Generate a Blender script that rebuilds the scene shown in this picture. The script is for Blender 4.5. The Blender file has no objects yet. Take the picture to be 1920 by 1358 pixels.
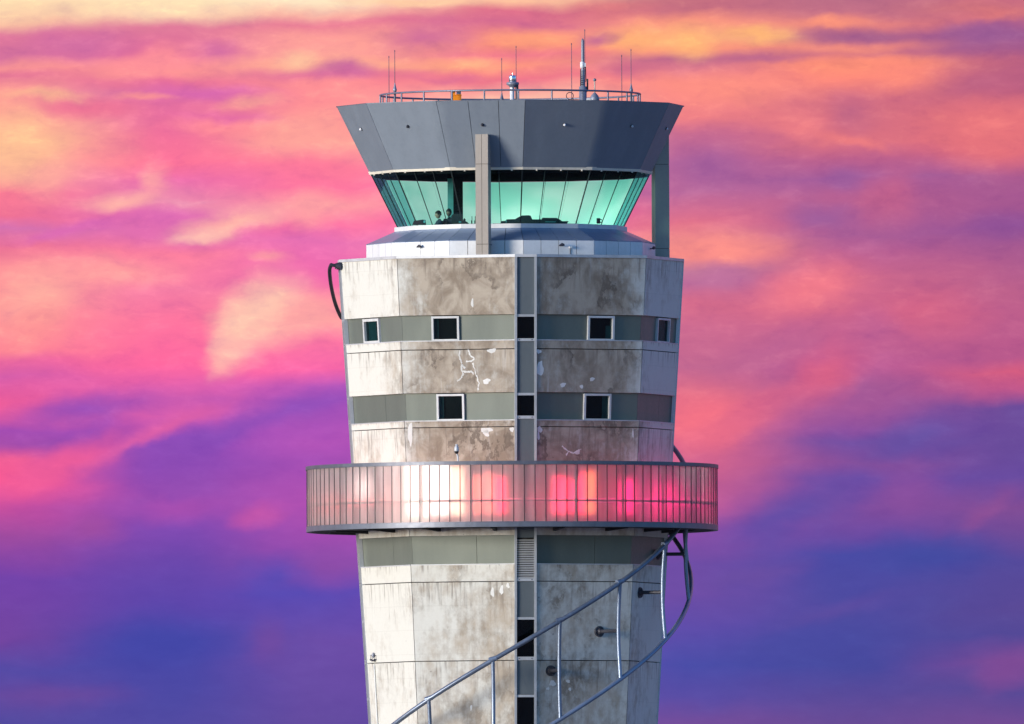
import bpy, math, random
from mathutils import Vector, Matrix, Euler
random.seed(7)
sc = bpy.context.scene
COL = sc.collection
rad = math.radians
sin, cos, pi = math.sin, math.cos, math.pi

# ------------------------------------------------------------------ camera
DIST, ZC, EYE = 1000.0, 30.5, 1.7
PITCH = math.atan((ZC - EYE) / DIST)
cam_d = bpy.data.cameras.new("camera")
cam = bpy.data.objects.new("camera", cam_d)
COL.objects.link(cam)
ROLL = rad(0.28)
cam.location = (0.017, -DIST, EYE)
RM = Euler((pi / 2 + PITCH, 0, 0)).to_matrix() @ Matrix.Rotation(-ROLL, 3, 'Z')
cam.rotation_euler = RM.to_euler()
cam_d.sensor_width = 36.0
cam_d.lens = 36.0 * math.hypot(DIST, ZC - EYE) / 32.0
cam_d.clip_start = 1.0
cam_d.clip_end = 40000.0
sc.camera = cam
KX = 36.0 / cam_d.lens / 1920.0


def at(px, py, Y):
    """the point of the vertical plane y = Y measured at a place in the photograph"""
    d = RM @ Vector(((px - 960) * KX, -(py - 679) * KX, -1.0))
    t = (Y + DIST) / d.y
    return Vector(cam.location) + d * t


def zat(py, Y, px=985):
    return at(px, py, Y).z


# ------------------------------------------------------------------ colour helpers
def lin(c):
    r = []
    for v in c[:3]:
        v = v / 255.0
        r.append(v / 12.92 if v <= 0.04045 else ((v + 0.055) / 1.055) ** 2.4)
    return tuple(r) + (1.0,)


# ------------------------------------------------------------------ materials
class NT:
    def __init__(s, tree):
        s.t = tree

    def n(s, kind, **kw):
        nd = s.t.nodes.new(kind)
        for k, v in kw.items():
            setattr(nd, k, v)
        return nd

    def l(s, a, b):
        s.t.links.new(a, b)

    def val(s, inp, v):
        if hasattr(v, 'default_value') or isinstance(v, bpy.types.NodeSocket):
            s.l(v, inp)
        else:
            inp.default_value = v

    def math(s, op, a, b=0.0, c=None, clamp=False):
        nd = s.n('ShaderNodeMath', operation=op, use_clamp=clamp)
        s.val(nd.inputs[0], a)
        s.val(nd.inputs[1], b)
        if c is not None:
            s.val(nd.inputs[2], c)
        return nd.outputs[0]

    def rng(s, v, a, b, c=0.0, d=1.0, smooth=True):
        nd = s.n('ShaderNodeMapRange', interpolation_type='SMOOTHSTEP' if smooth else 'LINEAR')
        s.val(nd.inputs['Value'], v)
        s.val(nd.inputs['From Min'], a)
        s.val(nd.inputs['From Max'], b)
        s.val(nd.inputs['To Min'], c)
        s.val(nd.inputs['To Max'], d)
        return nd.outputs['Result']

    def mix(s, f, a, b, mode='MIX'):
        nd = s.n('ShaderNodeMix', data_type='RGBA', blend_type=mode)
        s.val(nd.inputs[0], f)
        s.val(nd.inputs[6], a)
        s.val(nd.inputs[7], b)
        return nd.outputs[2]

    def noise(s, vec, scale, detail=4.0, rough=0.55, dist=0.0, col=False):
        nd = s.n('ShaderNodeTexNoise')
        s.l(vec, nd.inputs['Vector'])
        nd.inputs['Scale'].default_value = scale
        nd.inputs['Detail'].default_value = detail
        nd.inputs['Roughness'].default_value = rough
        nd.inputs['Distortion'].default_value = dist
        return nd.outputs['Color' if col else 'Fac']

    def mapv(s, vec, scale=(1, 1, 1), loc=(0, 0, 0)):
        nd = s.n('ShaderNodeMapping')
        s.l(vec, nd.inputs['Vector'])
        nd.inputs['Scale'].default_value = scale
        nd.inputs['Location'].default_value = loc
        return nd.outputs[0]


def new_mat(name):
    m = bpy.data.materials.new(name)
    m.use_nodes = True
    t = m.node_tree
    t.nodes.clear()
    k = NT(t)
    out = k.n('ShaderNodeOutputMaterial')
    return m, k, out


def bump(k, height, strength, distance):
    b = k.n('ShaderNodeBump')
    b.inputs['Strength'].default_value = strength
    b.inputs['Distance'].default_value = distance
    k.l(height, b.inputs['Height'])
    return b.outputs[0]


def paint(name, rgb, rough=0.5, metal=0.0, vary=0.12, scale=1.2, wave=0.0, rust=0.0, spec=0.5):
    m, k, out = new_mat(name)
    p = k.n('ShaderNodeBsdfPrincipled')
    tc = k.n('ShaderNodeTexCoord').outputs['Object']
    st = k.noise(k.mapv(tc, (1.6, 1.6, .35)), scale, 6, .6)
    fine = k.noise(tc, scale * 9, 5, .65)
    oi = k.n('ShaderNodeObjectInfo').outputs['Random']
    f = k.math('ADD', k.math('MULTIPLY', st, .6), k.math('MULTIPLY', fine, .4))
    f = k.math('ADD', f, k.math('MULTIPLY', k.math('SUBTRACT', oi, .5), .25))
    lo = tuple(c * (1 - 2 * vary) for c in rgb) + (1,)
    hi = tuple(min(1, c * (1 + 1.6 * vary)) for c in rgb) + (1,)
    c = k.mix(k.rng(f, .3, .7), lo, hi)
    if rust:
        r = k.rng(k.noise(k.mapv(tc, (3, 3, .6)), 3, 8, .7), .62, .75)
        c = k.mix(k.math('MULTIPLY', r, rust), c, (.12, .075, .05, 1))
    k.l(c, p.inputs['Base Color'])
    p.inputs['Metallic'].default_value = metal
    k.l(k.rng(fine, .2, .8, rough * .8, min(1, rough * 1.25)), p.inputs['Roughness'])
    p.inputs['Specular IOR Level'].default_value = spec
    h = fine
    if wave:
        w = k.noise(k.mapv(tc, (1, 1, .7)), .55, 2, .4)
        k.l(bump(k, w, 1.0, wave), p.inputs['Normal'])
    else:
        k.l(bump(k, fine, .15, .01), p.inputs['Normal'])
    k.l(p.outputs[0], out.inputs[0])
    return m


def concrete():
    m, k, out = new_mat("weathered_concrete")
    p = k.n('ShaderNodeBsdfPrincipled')
    T = k.n('ShaderNodeTexCoord')
    oc, gen = T.outputs['Object'], T.outputs['Generated']
    sp = k.n('ShaderNodeSeparateXYZ')
    k.l(oc, sp.inputs[0])
    sg = k.n('ShaderNodeSeparateXYZ')
    k.l(gen, sg.inputs[0])
    x, y, z, gz = sp.outputs[0], sp.outputs[1], sp.outputs[2], sg.outputs[2]
    oi = k.n('ShaderNodeObjectInfo').outputs['Random']
    blotch = k.noise(oc, .55, 5, .6, .4)
    blot2 = k.noise(k.mapv(oc, (1, 1, .8), (7, 3, 1)), 1.5, 6, .62, .6)
    streak = k.noise(k.mapv(oc, (1, 1, .09)), 2.6, 7, .62)
    thin = k.noise(k.mapv(oc, (1, 1, .045), (3, 9, 4)), 8.5, 5, .6)
    fine = k.noise(oc, 13, 6, .7)
    # weather side: rain reaches the face between the corners of the tower; the upper storeys are dirtier
    side = k.math('MULTIPLY', k.rng(x, -4.1, -2.4), k.rng(x, 3.0, 4.6, 1, 0))
    upper = k.rng(z, 24.6, 25.6, .40, 1.0)
    lowin = k.rng(x, -2.6, -.2, .3, 1.0)
    wet = k.math('MULTIPLY', side, k.math('MAXIMUM', k.rng(z, 24.6, 25.6), k.math('MULTIPLY', lowin, .55)))
    d = k.math('ADD', k.math('MULTIPLY', blotch, .50), k.math('MULTIPLY', streak, .34))
    d = k.math('ADD', d, k.math('MULTIPLY', blot2, .36))
    d = k.math('ADD', d, k.math('MULTIPLY', wet, .295))
    d = k.math('ADD', d, k.math('MULTIPLY', k.math('SUBTRACT', oi, .5), .10))
    mott = k.noise(k.mapv(oc, (1, 1, .7), (4, 4, 4)), 4.2, 8, .68)
    d = k.math('ADD', d, k.math('MULTIPLY', k.math('SUBTRACT', mott, .5), .42))
    dirt = k.rng(d, .60, .90)
    base = k.mix(fine, (.62, .60, .545, 1), (.73, .71, .66, 1))
    c = k.mix(dirt, base, k.mix(k.rng(blot2, .36, .64), (.265, .21, .16, 1), (.46, .39, .315, 1)))
    # pale lime runs
    pale = k.math('MULTIPLY', k.rng(streak, .56, .70), k.rng(thin, .42, .60))
    c = k.mix(k.math('MULTIPLY', pale, .50), c, (.70, .68, .65, 1))
    # dark drips that start at the top edge of each panel
    top = k.rng(k.math('ADD', gz, k.math('MULTIPLY', k.math('SUBTRACT', blot2, .5), 1.2)), .45, 1.0)
    drip = k.math('MULTIPLY', k.rng(thin, .50, .68), top)
    c = k.mix(k.math('MULTIPLY', drip, .62), c, (.17, .13, .105, 1))
    # tide marks left by water
    tide = k.noise(k.mapv(oc, (1, 1, .8), (11, 2, 5)), .7, 9, .64, .2)
    tm = k.math('MULTIPLY', k.rng(tide, .505, .522), k.rng(tide, .522, .60, 1, 0))
    tm = k.math('MULTIPLY', tm, k.rng(blotch, .44, .60))
    tm = k.math('MULTIPLY', tm, k.math('ADD', k.math('MULTIPLY', wet, .75), .08))
    c = k.mix(tm, c, (.15, .118, .095, 1))
    # soot patches under the coping
    soot = k.math('MULTIPLY', k.rng(k.noise(k.mapv(oc, (1, 1, .55), (2, 5, 8)), 1.3, 9, .72, .15), .54, .66), k.rng(gz, .25, .95))
    soot = k.math('MULTIPLY', soot, k.rng(z, 31.5, 32.2))
    c = k.mix(k.math('MULTIPLY', soot, .62), c, (.15, .115, .09, 1))
    # small bolt holes and pits
    v = k.n('ShaderNodeTexVoronoi', feature='F1')
    k.l(oc, v.inputs['Vector'])
    v.inputs['Scale'].default_value = 1.15
    pit = k.rng(v.outputs['Distance'], .02, .05, 1, 0)
    c = k.mix(k.math('MULTIPLY', pit, .55), c, (.12, .10, .09, 1))
    # formwork lines
    fl = k.n('ShaderNodeTexWave', wave_type='BANDS', bands_direction='Z')
    k.l(oc, fl.inputs['Vector'])
    fl.inputs['Scale'].default_value = .42
    fl.inputs['Distortion'].default_value = .25
    fm = k.rng(fl.outputs['Fac'], .995, 1.0)
    c = k.mix(k.math('MULTIPLY', fm, .09), c, (.2, .17, .14, 1))
    k.l(c, p.inputs['Base Color'])
    p.inputs['Roughness'].default_value = .88
    p.inputs['Specular IOR Level'].default_value = .25
    h = k.math('ADD', k.math('MULTIPLY', fine, .4), k.math('MULTIPLY', blot2, .6))
    k.l(bump(k, h, .35, .03), p.inputs['Normal'])
    k.l(p.outputs[0], out.inputs[0])
    return m


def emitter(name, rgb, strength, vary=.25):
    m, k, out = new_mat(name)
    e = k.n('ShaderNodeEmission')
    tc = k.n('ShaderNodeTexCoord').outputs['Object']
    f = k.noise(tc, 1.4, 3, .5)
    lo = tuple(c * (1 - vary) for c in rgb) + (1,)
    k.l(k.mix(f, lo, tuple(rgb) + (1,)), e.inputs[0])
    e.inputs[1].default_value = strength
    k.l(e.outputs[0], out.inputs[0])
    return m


def facing_fresnel(k, base, amount):
    lw = k.n('ShaderNodeLayerWeight')
    lw.inputs['Blend'].default_value = .5
    return k.math('ADD', k.math('MULTIPLY', k.math('POWER', lw.outputs['Facing'], 5.0), amount), base)


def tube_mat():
    m, k, out = new_mat("added_pink_glow")
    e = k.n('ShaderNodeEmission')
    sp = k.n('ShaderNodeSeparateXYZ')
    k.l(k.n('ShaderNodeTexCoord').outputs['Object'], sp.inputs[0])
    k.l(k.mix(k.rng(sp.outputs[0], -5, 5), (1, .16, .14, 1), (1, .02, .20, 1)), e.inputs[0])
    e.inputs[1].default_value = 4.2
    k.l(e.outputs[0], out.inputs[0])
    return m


def glow_blind_mat():
    """pale green blind whose added glow stands in for bright sky through tinted glass"""
    m, k, out = new_mat("added_glow_green_blind")
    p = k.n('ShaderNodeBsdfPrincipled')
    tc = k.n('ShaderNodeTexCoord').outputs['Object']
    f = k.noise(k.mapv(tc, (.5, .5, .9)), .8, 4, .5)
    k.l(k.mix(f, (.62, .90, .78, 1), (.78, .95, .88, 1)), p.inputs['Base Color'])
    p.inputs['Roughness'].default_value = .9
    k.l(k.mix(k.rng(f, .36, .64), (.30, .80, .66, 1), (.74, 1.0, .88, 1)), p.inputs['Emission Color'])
    p.inputs['Emission Strength'].default_value = .225  # the blind's own glow, added in place of light from behind
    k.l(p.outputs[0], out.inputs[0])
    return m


def cab_glass():
    m, k, out = new_mat("tinted_cab_glass")
    tr = k.n('ShaderNodeBsdfTransparent')
    tc = k.n('ShaderNodeTexCoord').outputs['Object']
    f = k.noise(tc, .8, 3)
    lw = k.n('ShaderNodeLayerWeight')
    lw.inputs['Blend'].default_value = .5
    # the glass is thicker along a slanting ray
    k.l(k.mix(k.math('POWER', lw.outputs['Facing'], 2.2), k.mix(f, (.83, .975, .95, 1), (.87, .985, .965, 1)), (.22, .70, .74, 1)), tr.inputs[0])
    gl = k.n('ShaderNodeBsdfGlossy')
    gl.inputs['Roughness'].default_value = .02
    gl.inputs['Color'].default_value = (.85, .95, .95, 1)
    mx = k.n('ShaderNodeMixShader')
    k.l(facing_fresnel(k, .012, .5), mx.inputs[0])
    k.l(tr.outputs[0], mx.inputs[1])
    k.l(gl.outputs[0], mx.inputs[2])
    k.l(mx.outputs[0], out.inputs[0])
    return m


def frosted():
    m, k, out = new_mat("frosted_gallery_glass")
    tc = k.n('ShaderNodeTexCoord').outputs['Object']
    st = k.noise(k.mapv(tc, (1, 1, .1)), 4.5, 6, .65)
    dirt = k.rng(st, .38, .62)
    oi = k.n('ShaderNodeObjectInfo').outputs['Random']
    r = k.n('ShaderNodeBsdfRefraction')
    r.inputs['IOR'].default_value = 1.18
    r.inputs['Roughness'].default_value = .52
    k.l(k.mix(dirt, (.93, .90, .90, 1), (1, .98, .98, 1)), r.inputs[0])
    t = k.n('ShaderNodeBsdfTranslucent')
    k.l(k.mix(oi, (.62, .56, .58, 1), (.80, .74, .75, 1)), t.inputs[0])
    df = k.n('ShaderNodeBsdfDiffuse')
    k.l(k.mix(dirt, (.50, .47, .47, 1), (.72, .68, .67, 1)), df.inputs[0])
    gl = k.n('ShaderNodeBsdfGlossy')
    gl.inputs['Roughness'].default_value = .25
    a = k.n('ShaderNodeMixShader')
    a.inputs[0].default_value = .36
    k.l(r.outputs[0], a.inputs[1])
    k.l(t.outputs[0], a.inputs[2])
    b = k.n('ShaderNodeMixShader')
    b.inputs[0].default_value = .2
    k.l(a.outputs[0], b.inputs[1])
    k.l(df.outputs[0], b.inputs[2])
    c = k.n('ShaderNodeMixShader')
    k.l(facing_fresnel(k, .02, .3), c.inputs[0])
    k.l(b.outputs[0], c.inputs[1])
    k.l(gl.outputs[0], c.inputs[2])
    k.l(c.outputs[0], out.inputs[0])
    return m


def dark_glass():
    m, k, out = new_mat("dark_window_glass")
    tc = k.n('ShaderNodeTexCoord').outputs['Object']
    tr = k.n('ShaderNodeBsdfTransparent')
    k.l(k.mix(k.noise(tc, 2, 2), (.42, .52, .52, 1), (.5, .6, .6, 1)), tr.inputs[0])
    gl = k.n('ShaderNodeBsdfGlossy')
    gl.inputs['Roughness'].default_value = .04
    gl.inputs['Color'].default_value = (.8, .85, .9, 1)
    mx = k.n('ShaderNodeMixShader')
    k.l(facing_fresnel(k, .03, .22), mx.inputs[0])
    k.l(tr.outputs[0], mx.inputs[1])
    k.l(gl.outputs[0], mx.inputs[2])
    k.l(mx.outputs[0], out.inputs[0])
    return m


M = dict(
    concrete=concrete(),
    core=paint("dark_joint_filler", (.035, .032, .03), .9),
    band=paint("green_grey_metal_cladding", (.155, .172, .148), .5, .2, .06, wave=.05),
    strip=paint("grey_infill_panel", (.115, .135, .15), .5, .15, .05),
    alu=paint("pale_aluminium_trim", (.52, .53, .56), .42, .35, .08),
    frame=paint("off_white_window_frame", (.60, .60, .60), .5, 0, .08),
    coping=paint("pale_metal_coping", (.52, .52, .54), .45, .2, .1),
    fascia=paint("blue_grey_fascia_cladding", (.215, .25, .30), .45, .15, .05, wave=.05),
    white=paint("white_cab_wall_cladding", (.74, .745, .77), .42, .05, .05),
    skirt=paint("blue_grey_roof_sheet", (.29, .38, .54), .36, .4, .05),
    sill=paint("white_sill", (.70, .70, .71), .5, 0, .06),
    pillar=paint("taupe_pillar_cladding", (.42, .36, .31), .5, .0, .05),
    cream=paint("cream_trim", (.66, .60, .50), .5, 0, .1),
    rail=paint("grey_gallery_trim", (.15, .16, .20), .45, .4, .1),
    soffit=paint("dark_soffit", (.03, .03, .035), .8),
    steel=paint("galvanised_steel_tube", (.20, .245, .34), .36, .45, .16, rust=.25),
    darksteel=paint("dark_painted_steel", (.045, .045, .06), .5, .3, .15, rust=.4),
    railing=paint("grey_blue_railing_paint", (.20, .21, .28), .45, .4, .1),
    black=paint("matt_black_interior", (.008, .008, .01), .9, spec=0.0),
    interior=paint("dark_room_lining", (.03, .032, .035), .8),
    curtain=paint("teal_window_blind", (.12, .36, .38), .8),
    blind=glow_blind_mat(),
    floor=paint("dark_carpet", (.03, .035, .04), .95),
    mull=paint("black_mullion", (.012, .02, .022), .5),
    cablemat=paint("white_cable_sheath", (.66, .66, .64), .5),
    orange=paint("orange_enamel", (.98, .30, .004), .4, 0, .02),
    lamp=paint("white_enamel", (.72, .72, .75), .3),
    whip=paint("dark_violet_whip", (.10, .07, .13), .5),
    mast=paint("grey_mast_paint", (.24, .26, .33), .45, .3, .12),
    patch=paint("fresh_white_mortar", (.74, .72, .69), .9, 0, .06),
    pc=paint("dark_equipment_plastic", (.02, .022, .026), .5),
    skin=paint("skin", (.40, .25, .18), .6),
    hair=paint("dark_hair", (.02, .015, .012), .6),
    shirt=paint("navy_shirt", (.03, .04, .07), .85),
    roof=paint("grey_roof_membrane", (.22, .22, .23), .9),
    grass=paint("pale_concrete_apron", (.24, .23, .225), .9, 0, .15, scale=.02),
    glass=cab_glass(), frosted=frosted(), dglass=dark_glass(),
)


# ------------------------------------------------------------------ mesh builder
class MB:
    def __init__(s):
        s.v, s.f, s.sm = [], [], []

    def add(s, vs, fs, smooth=False):
        o = len(s.v)
        s.v += [tuple(p) for p in vs]
        s.f += [tuple(i + o for i in f) for f in fs]
        s.sm += [smooth] * len(fs)
        return s

    def hexa(s, a, b):
        """a: 4 outer corners (counter-clockwise seen from outside), b: the 4 corners behind them"""
        return s.add(list(a) + list(b), [(0, 1, 2, 3), (7, 6, 5, 4), (0, 4, 5, 1), (1, 5, 6, 2), (2, 6, 7, 3), (3, 7, 4, 0)])

    def box(s, c, size, axes=None):
        c = Vector(c)
        X, Y, Z = axes if axes else (Vector((1, 0, 0)), Vector((0, 1, 0)), Vector((0, 0, 1)))
        X, Y, Z = X * size[0] / 2, Y * size[1] / 2, Z * size[2] / 2
        a = [c - X - Y - Z, c + X - Y - Z, c + X - Y + Z, c - X - Y + Z]
        b = [p + Y * 2 for p in a]
        return s.hexa(a, b)

    def tube(s, pts, r, n=10, caps=True):
        pts = [Vector(p) for p in pts]
        rs = r if isinstance(r, (list, tuple)) else [r] * len(pts)
        vs, fs = [], []
        up = Vector((0, 0, 1))
        for i, p in enumerate(pts):
            t = (pts[min(i + 1, len(pts) - 1)] - pts[max(i - 1, 0)]).normalized()
            ref = up if abs(t.z) < .93 else Vector((1, 0, 0))
            u = t.cross(ref).normalized()
            w = t.cross(u)
            for j in range(n):
                a = 2 * pi * j / n
                vs.append(p + (u * cos(a) + w * sin(a)) * rs[i])
        for i in range(len(pts) - 1):
            for j in range(n):
                fs.append((i * n + j, i * n + (j + 1) % n, (i + 1) * n + (j + 1) % n, (i + 1) * n + j))
        s.add(vs, fs, True)
        if caps:
            s.add(vs[:n], [tuple(range(n))])
            s.add(vs[-n:], [tuple(reversed(range(n)))])
        return s

    def lathe(s, c, prof, n=20, smooth=True):
        """prof: (r, z) pairs from bottom to top about a vertical axis through c"""
        c = Vector(c)
        vs, fs = [], []
        for r, z in prof:
            for j in range(n):
                a = 2 * pi * j / n
                vs.append(c + Vector((r * cos(a), r * sin(a), z)))
        for i in range(len(prof) - 1):
            for j in range(n):
                fs.append((i * n + j, i * n + (j + 1) % n, (i + 1) * n + (j + 1) % n, (i + 1) * n + j))
        s.add(vs, fs, smooth)
        s.add(vs[:n], [tuple(reversed(range(n)))])
        s.add(vs[-n:], [tuple(range(n))])
        return s

    def ring(s, rings, closed=True):
        """rings: list of closed loops (same count) joined in order; closed joins last to first"""
        n = len(rings[0])
        vs = [p for r in rings for p in r]
        fs = []
        m = len(rings)
        for i in range(m if closed else m - 1):
            k = (i + 1) % m
            for j in range(n):
                fs.append((i * n + j, i * n + (j + 1) % n, k * n + (j + 1) % n, k * n + j))
        return s.add(vs, fs)

    def build(s, name, mat, parent=None, recalc=True, origin=None):
        import bmesh
        me = bpy.data.meshes.new(name)
        v = s.v
        if origin is not None:
            v = [tuple(Vector(p) - Vector(origin)) for p in v]
        me.from_pydata(v, [], s.f)
        for p, f in zip(me.polygons, s.sm):
            p.use_smooth = f
        me.materials.append(mat)
        if recalc:
            bm = bmesh.new()
            bm.from_mesh(me)
            bmesh.ops.recalc_face_normals(bm, faces=bm.faces)
            bm.to_mesh(me)
            bm.free()
        me.update()
        o = bpy.data.objects.new(name, me)
        COL.objects.link(o)
        if origin is not None:
            o.location = origin
        if parent is not None:
            o.parent = parent
            if origin is not None:
                o.location = Vector(origin) - Vector(parent.location) if parent.type == 'EMPTY' else origin
            elif parent.type == 'EMPTY' and parent.parent is None:
                o.location = -Vector(parent.location)
        return o


def thing(name, label, cat, loc=(0, 0, 0), group=None):
    o = bpy.data.objects.new(name, None)
    COL.objects.link(o)
    o.location = loc
    o.empty_display_size = .3
    return tag(o, label, cat, group)


def tag(o, label, cat, group=None):
    o['label'] = label
    o['category'] = cat
    if group:
        o['group'] = group
    return o


def wt(o, matdict=None):
    return o


# ------------------------------------------------------------------ setting: ground
g = MB()
N = 96
g.add([(0, 0, 0)] + [(9000 * cos(2 * pi * i / N), 9000 * sin(2 * pi * i / N), 0) for i in range(N)],
      [(0, i + 1, (i + 1) % N + 1) for i in range(N)])
go = g.build('ground', M['grass'])
go['kind'] = 'structure'

# ------------------------------------------------------------------ control tower
A0 = 4.9
tower = thing('control_tower', 'tall weathered concrete control tower with teal glazed cab and frosted balcony', 'control tower')
C8, S8 = cos(rad(22.5)), sin(rad(22.5))


def R8(z):
    y = 679 - 60 * (z - ZC)
    return (331 - (y - 485) * .0619) / 60.0


def fr8(k):
    m = rad(A0 + 45 * k + 22.5)
    return Vector((sin(m), -cos(m), 0)), Vector((cos(m), sin(m), 0))


def P8(k, w, z, d=0.0):
    n, t = fr8(k)
    return n * (R8(z) * C8 - d) + t * w + Vector((0, 0, z))


def L8(z, d=0.0):
    return 2 * (R8(z) - d / C8) * S8


def edges(k, z, d, gap=.014):
    """left and right limits along a face: the glazed strips cut every other corner"""
    if k % 2 == 0:
        return -L8(z) / 2 + .36, L8(z, d) / 2 - gap
    return -L8(z, d) / 2 + gap, L8(z) / 2 - .36


def slab8(mb, k, z0, z1, d0, d1, w0=None, w1=None, gap=.014):
    def c(z, d, s):
        e = edges(k, z, d, gap)
        if s == 0:
            return P8(k, e[0] if w0 is None else w0, z, d)
        return P8(k, e[1] if w1 is None else w1, z, d)
    mb.hexa([c(z0, d0, 0), c(z0, d0, 1), c(z1, d0, 1), c(z1, d0, 0)], [c(z0, d1, 0), c(z0, d1, 1), c(z1, d1, 1), c(z1, d1, 0)])


FD = -R8(ZC) * .99


def zf(py):
    z = zat(py, FD)
    for _ in range(3):
        z = zat(py, -R8(z) * .985)
    return z


ztop = zf(482)
# dark core
loops = []
for z in (0.0, ztop - .1):
    loops.append([Vector(((R8(z) - .23) * sin(rad(A0 + 45 * i)), -(R8(z) - .23) * cos(rad(A0 + 45 * i)), z)) for i in range(8)])
mb = MB()
mb.ring(loops, closed=False)
mb.add(loops[1], [tuple(range(8))])
mb.build('core_wall', M['core'], tower)

courses = [(589, 482), (653, 637.5), (735, 654.6), (799, 787.5), (1003, 800.5), (1089, 1057.5), (1237.3, 1090.6)]
zs = [(zf(a), zf(b)) for a, b in courses]
zlow = zf(1238.9)
h = zf(1239.5) - zf(1386)
while zlow > h * 1.5:
    zs.append((zlow - h, zlow))
    zlow -= h + .04
zs.append((0.0, zlow))
for z0, z1 in zs:
    for k in range(8):
        mb = MB()
        slab8(mb, k, z0, z1, 0, .17)
        mb.build('concrete_panel', M['concrete'], tower)

# recessed metal bands with their windows: (face, px left, px right)
bands = [(637, 589, [(-2, 679.5, 709), (-1, 808.5, 860), (0, 1103.5, 1153), (1, 1235, 1258)]),
         (787, 735, [(-1, 817.5, 869), (0, 1095.5, 1146)]),
         (1057, 1003, [])]


def w_of_px(k, px, z):
    """distance along face k of the place measured at px"""
    n, t = fr8(k)
    best = min(range(-200, 201), key=lambda i: abs((P8(k, i * .01, z).x) - at(px, 640, P8(k, i * .01, z).y).x))
    return best * .01


for bi, (yb, yt, wins) in enumerate(bands):
    z0, z1 = zf(yb) + .004, zf(yt) - .004
    zm = (z0 + z1) / 2
    for k in range(-4, 4):
        ws = [w for w in wins if w[0] == k]
        mb = MB()
        if not ws:
            e = edges(k, zm, .1, .004)
            for a, b in ((e[0], e[0] + (e[1] - e[0]) * .62), (e[0] + (e[1] - e[0]) * .62 + .012, e[1])) if (bi == 2 or k in (-2, 1)) else ((None, None),):
                slab8(mb, k, z0, z1, .10, .16, None if a in (None, e[0]) else a, None if b in (None, e[1]) else b, .004)
            mb.build('metal_band', M['band'], tower)
            continue
        _, pa, pb = ws[0]
        # the photograph's px belong to the roll-corrected level of the window
        wa, wb = w_of_px(k, pa, zm), w_of_px(k, pb, zm)
        slab8(mb, k, z0, z1, .10, .16, None, wa, .004)
        mb.build('metal_band', M['band'], tower)
        mb = MB()
        slab8(mb, k, z0, z1, .10, .16, wb, None, .004)
        mb.build('metal_band', M['band'], tower)
        # window: frame, pane, dark room with a blind
        fw = .065 if k in (-1, 0) else .085 if k == -2 else .06
        mb = MB()
        za, zb = z0 - .02, z1 - .03
        slab8(mb, k, za, zb, .02, .19, wa, wa + fw)
        slab8(mb, k, za, zb, .02, .19, wb - fw, wb)
        slab8(mb, k, za, za + fw, .018, .19, wa + fw, wb - fw)
        slab8(mb, k, zb - fw, zb, .018, .19, wa + fw, wb - fw)
        win = mb.build('window', M['frame'], tower)
        mb = MB()
        slab8(mb, k, za + fw, zb - fw, .10, .112, wa + fw, wb - fw)
        mb.build('pane', M['dglass'], win)
        mb = MB()
        i0, i1 = wa + fw * .6, wb - fw * .6
        q = lambda w, z, d: P8(k, w, z, d)
        vs = [q(i0, za, .19), q(i1, za, .19), q(i1, zb, .19), q(i0, zb, .19), q(i0, za, .225), q(i1, za, .225), q(i1, zb, .225), q(i0, zb, .225)]
        mb.add(vs, [(4, 5, 6, 7), (0, 1, 5, 4), (1, 2, 6, 5), (2, 3, 7, 6), (3, 0, 4, 7)])
        mb.build('reveal', M['black'], win)
        mb = MB()
        span = i1 - i0
        if k == -2:
            slab8(mb, k, za + .05, zb - .06, .16, .17, i0 + span * .08, i0 + span * .62)
        elif k == -1:
            slab8(mb, k, za + .05, zb - .06, .16, .17, i0 + span * .02, i0 + span * .19)
        elif k == 0:
            slab8(mb, k, za + .05, zb - (.30 if bi == 0 else .06), .16, .17, i1 - span * .24, i1 - span * .03)
        else:
            slab8(mb, k, za + .05, zb - .06, .16, .17, i0 + span * .25, i1 - span * .1)
        mb.build('blind', M['curtain'], win)

# thin lip on the ledges under the bands
for yb in (637, 787, 1057):
    z = zf(yb)
    for k in range(8):
        mb = MB()
        slab8(mb, k, z - .02, z + .012, -.012, .095)
        mb.build('ledge_lip', M['coping'], tower)

# ---- glazed strips at every other corner
def ps(j, w, z, r):
    a = rad(A0 + 90 * j)
    return Vector((sin(a), -cos(a), 0)) * (R8(z) - r) + Vector((cos(a), sin(a), 0)) * w + Vector((0, 0, z))


def slabs(mb, j, z0, z1, w0, w1, r0, r1):
    mb.hexa([ps(j, w0, z0, r0), ps(j, w1, z0, r0), ps(j, w1, z1, r0), ps(j, w0, z1, r0)],
            [ps(j, w0, z0, r1), ps(j, w1, z0, r1), ps(j, w1, z1, r1), ps(j, w0, z1, r1)])


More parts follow.
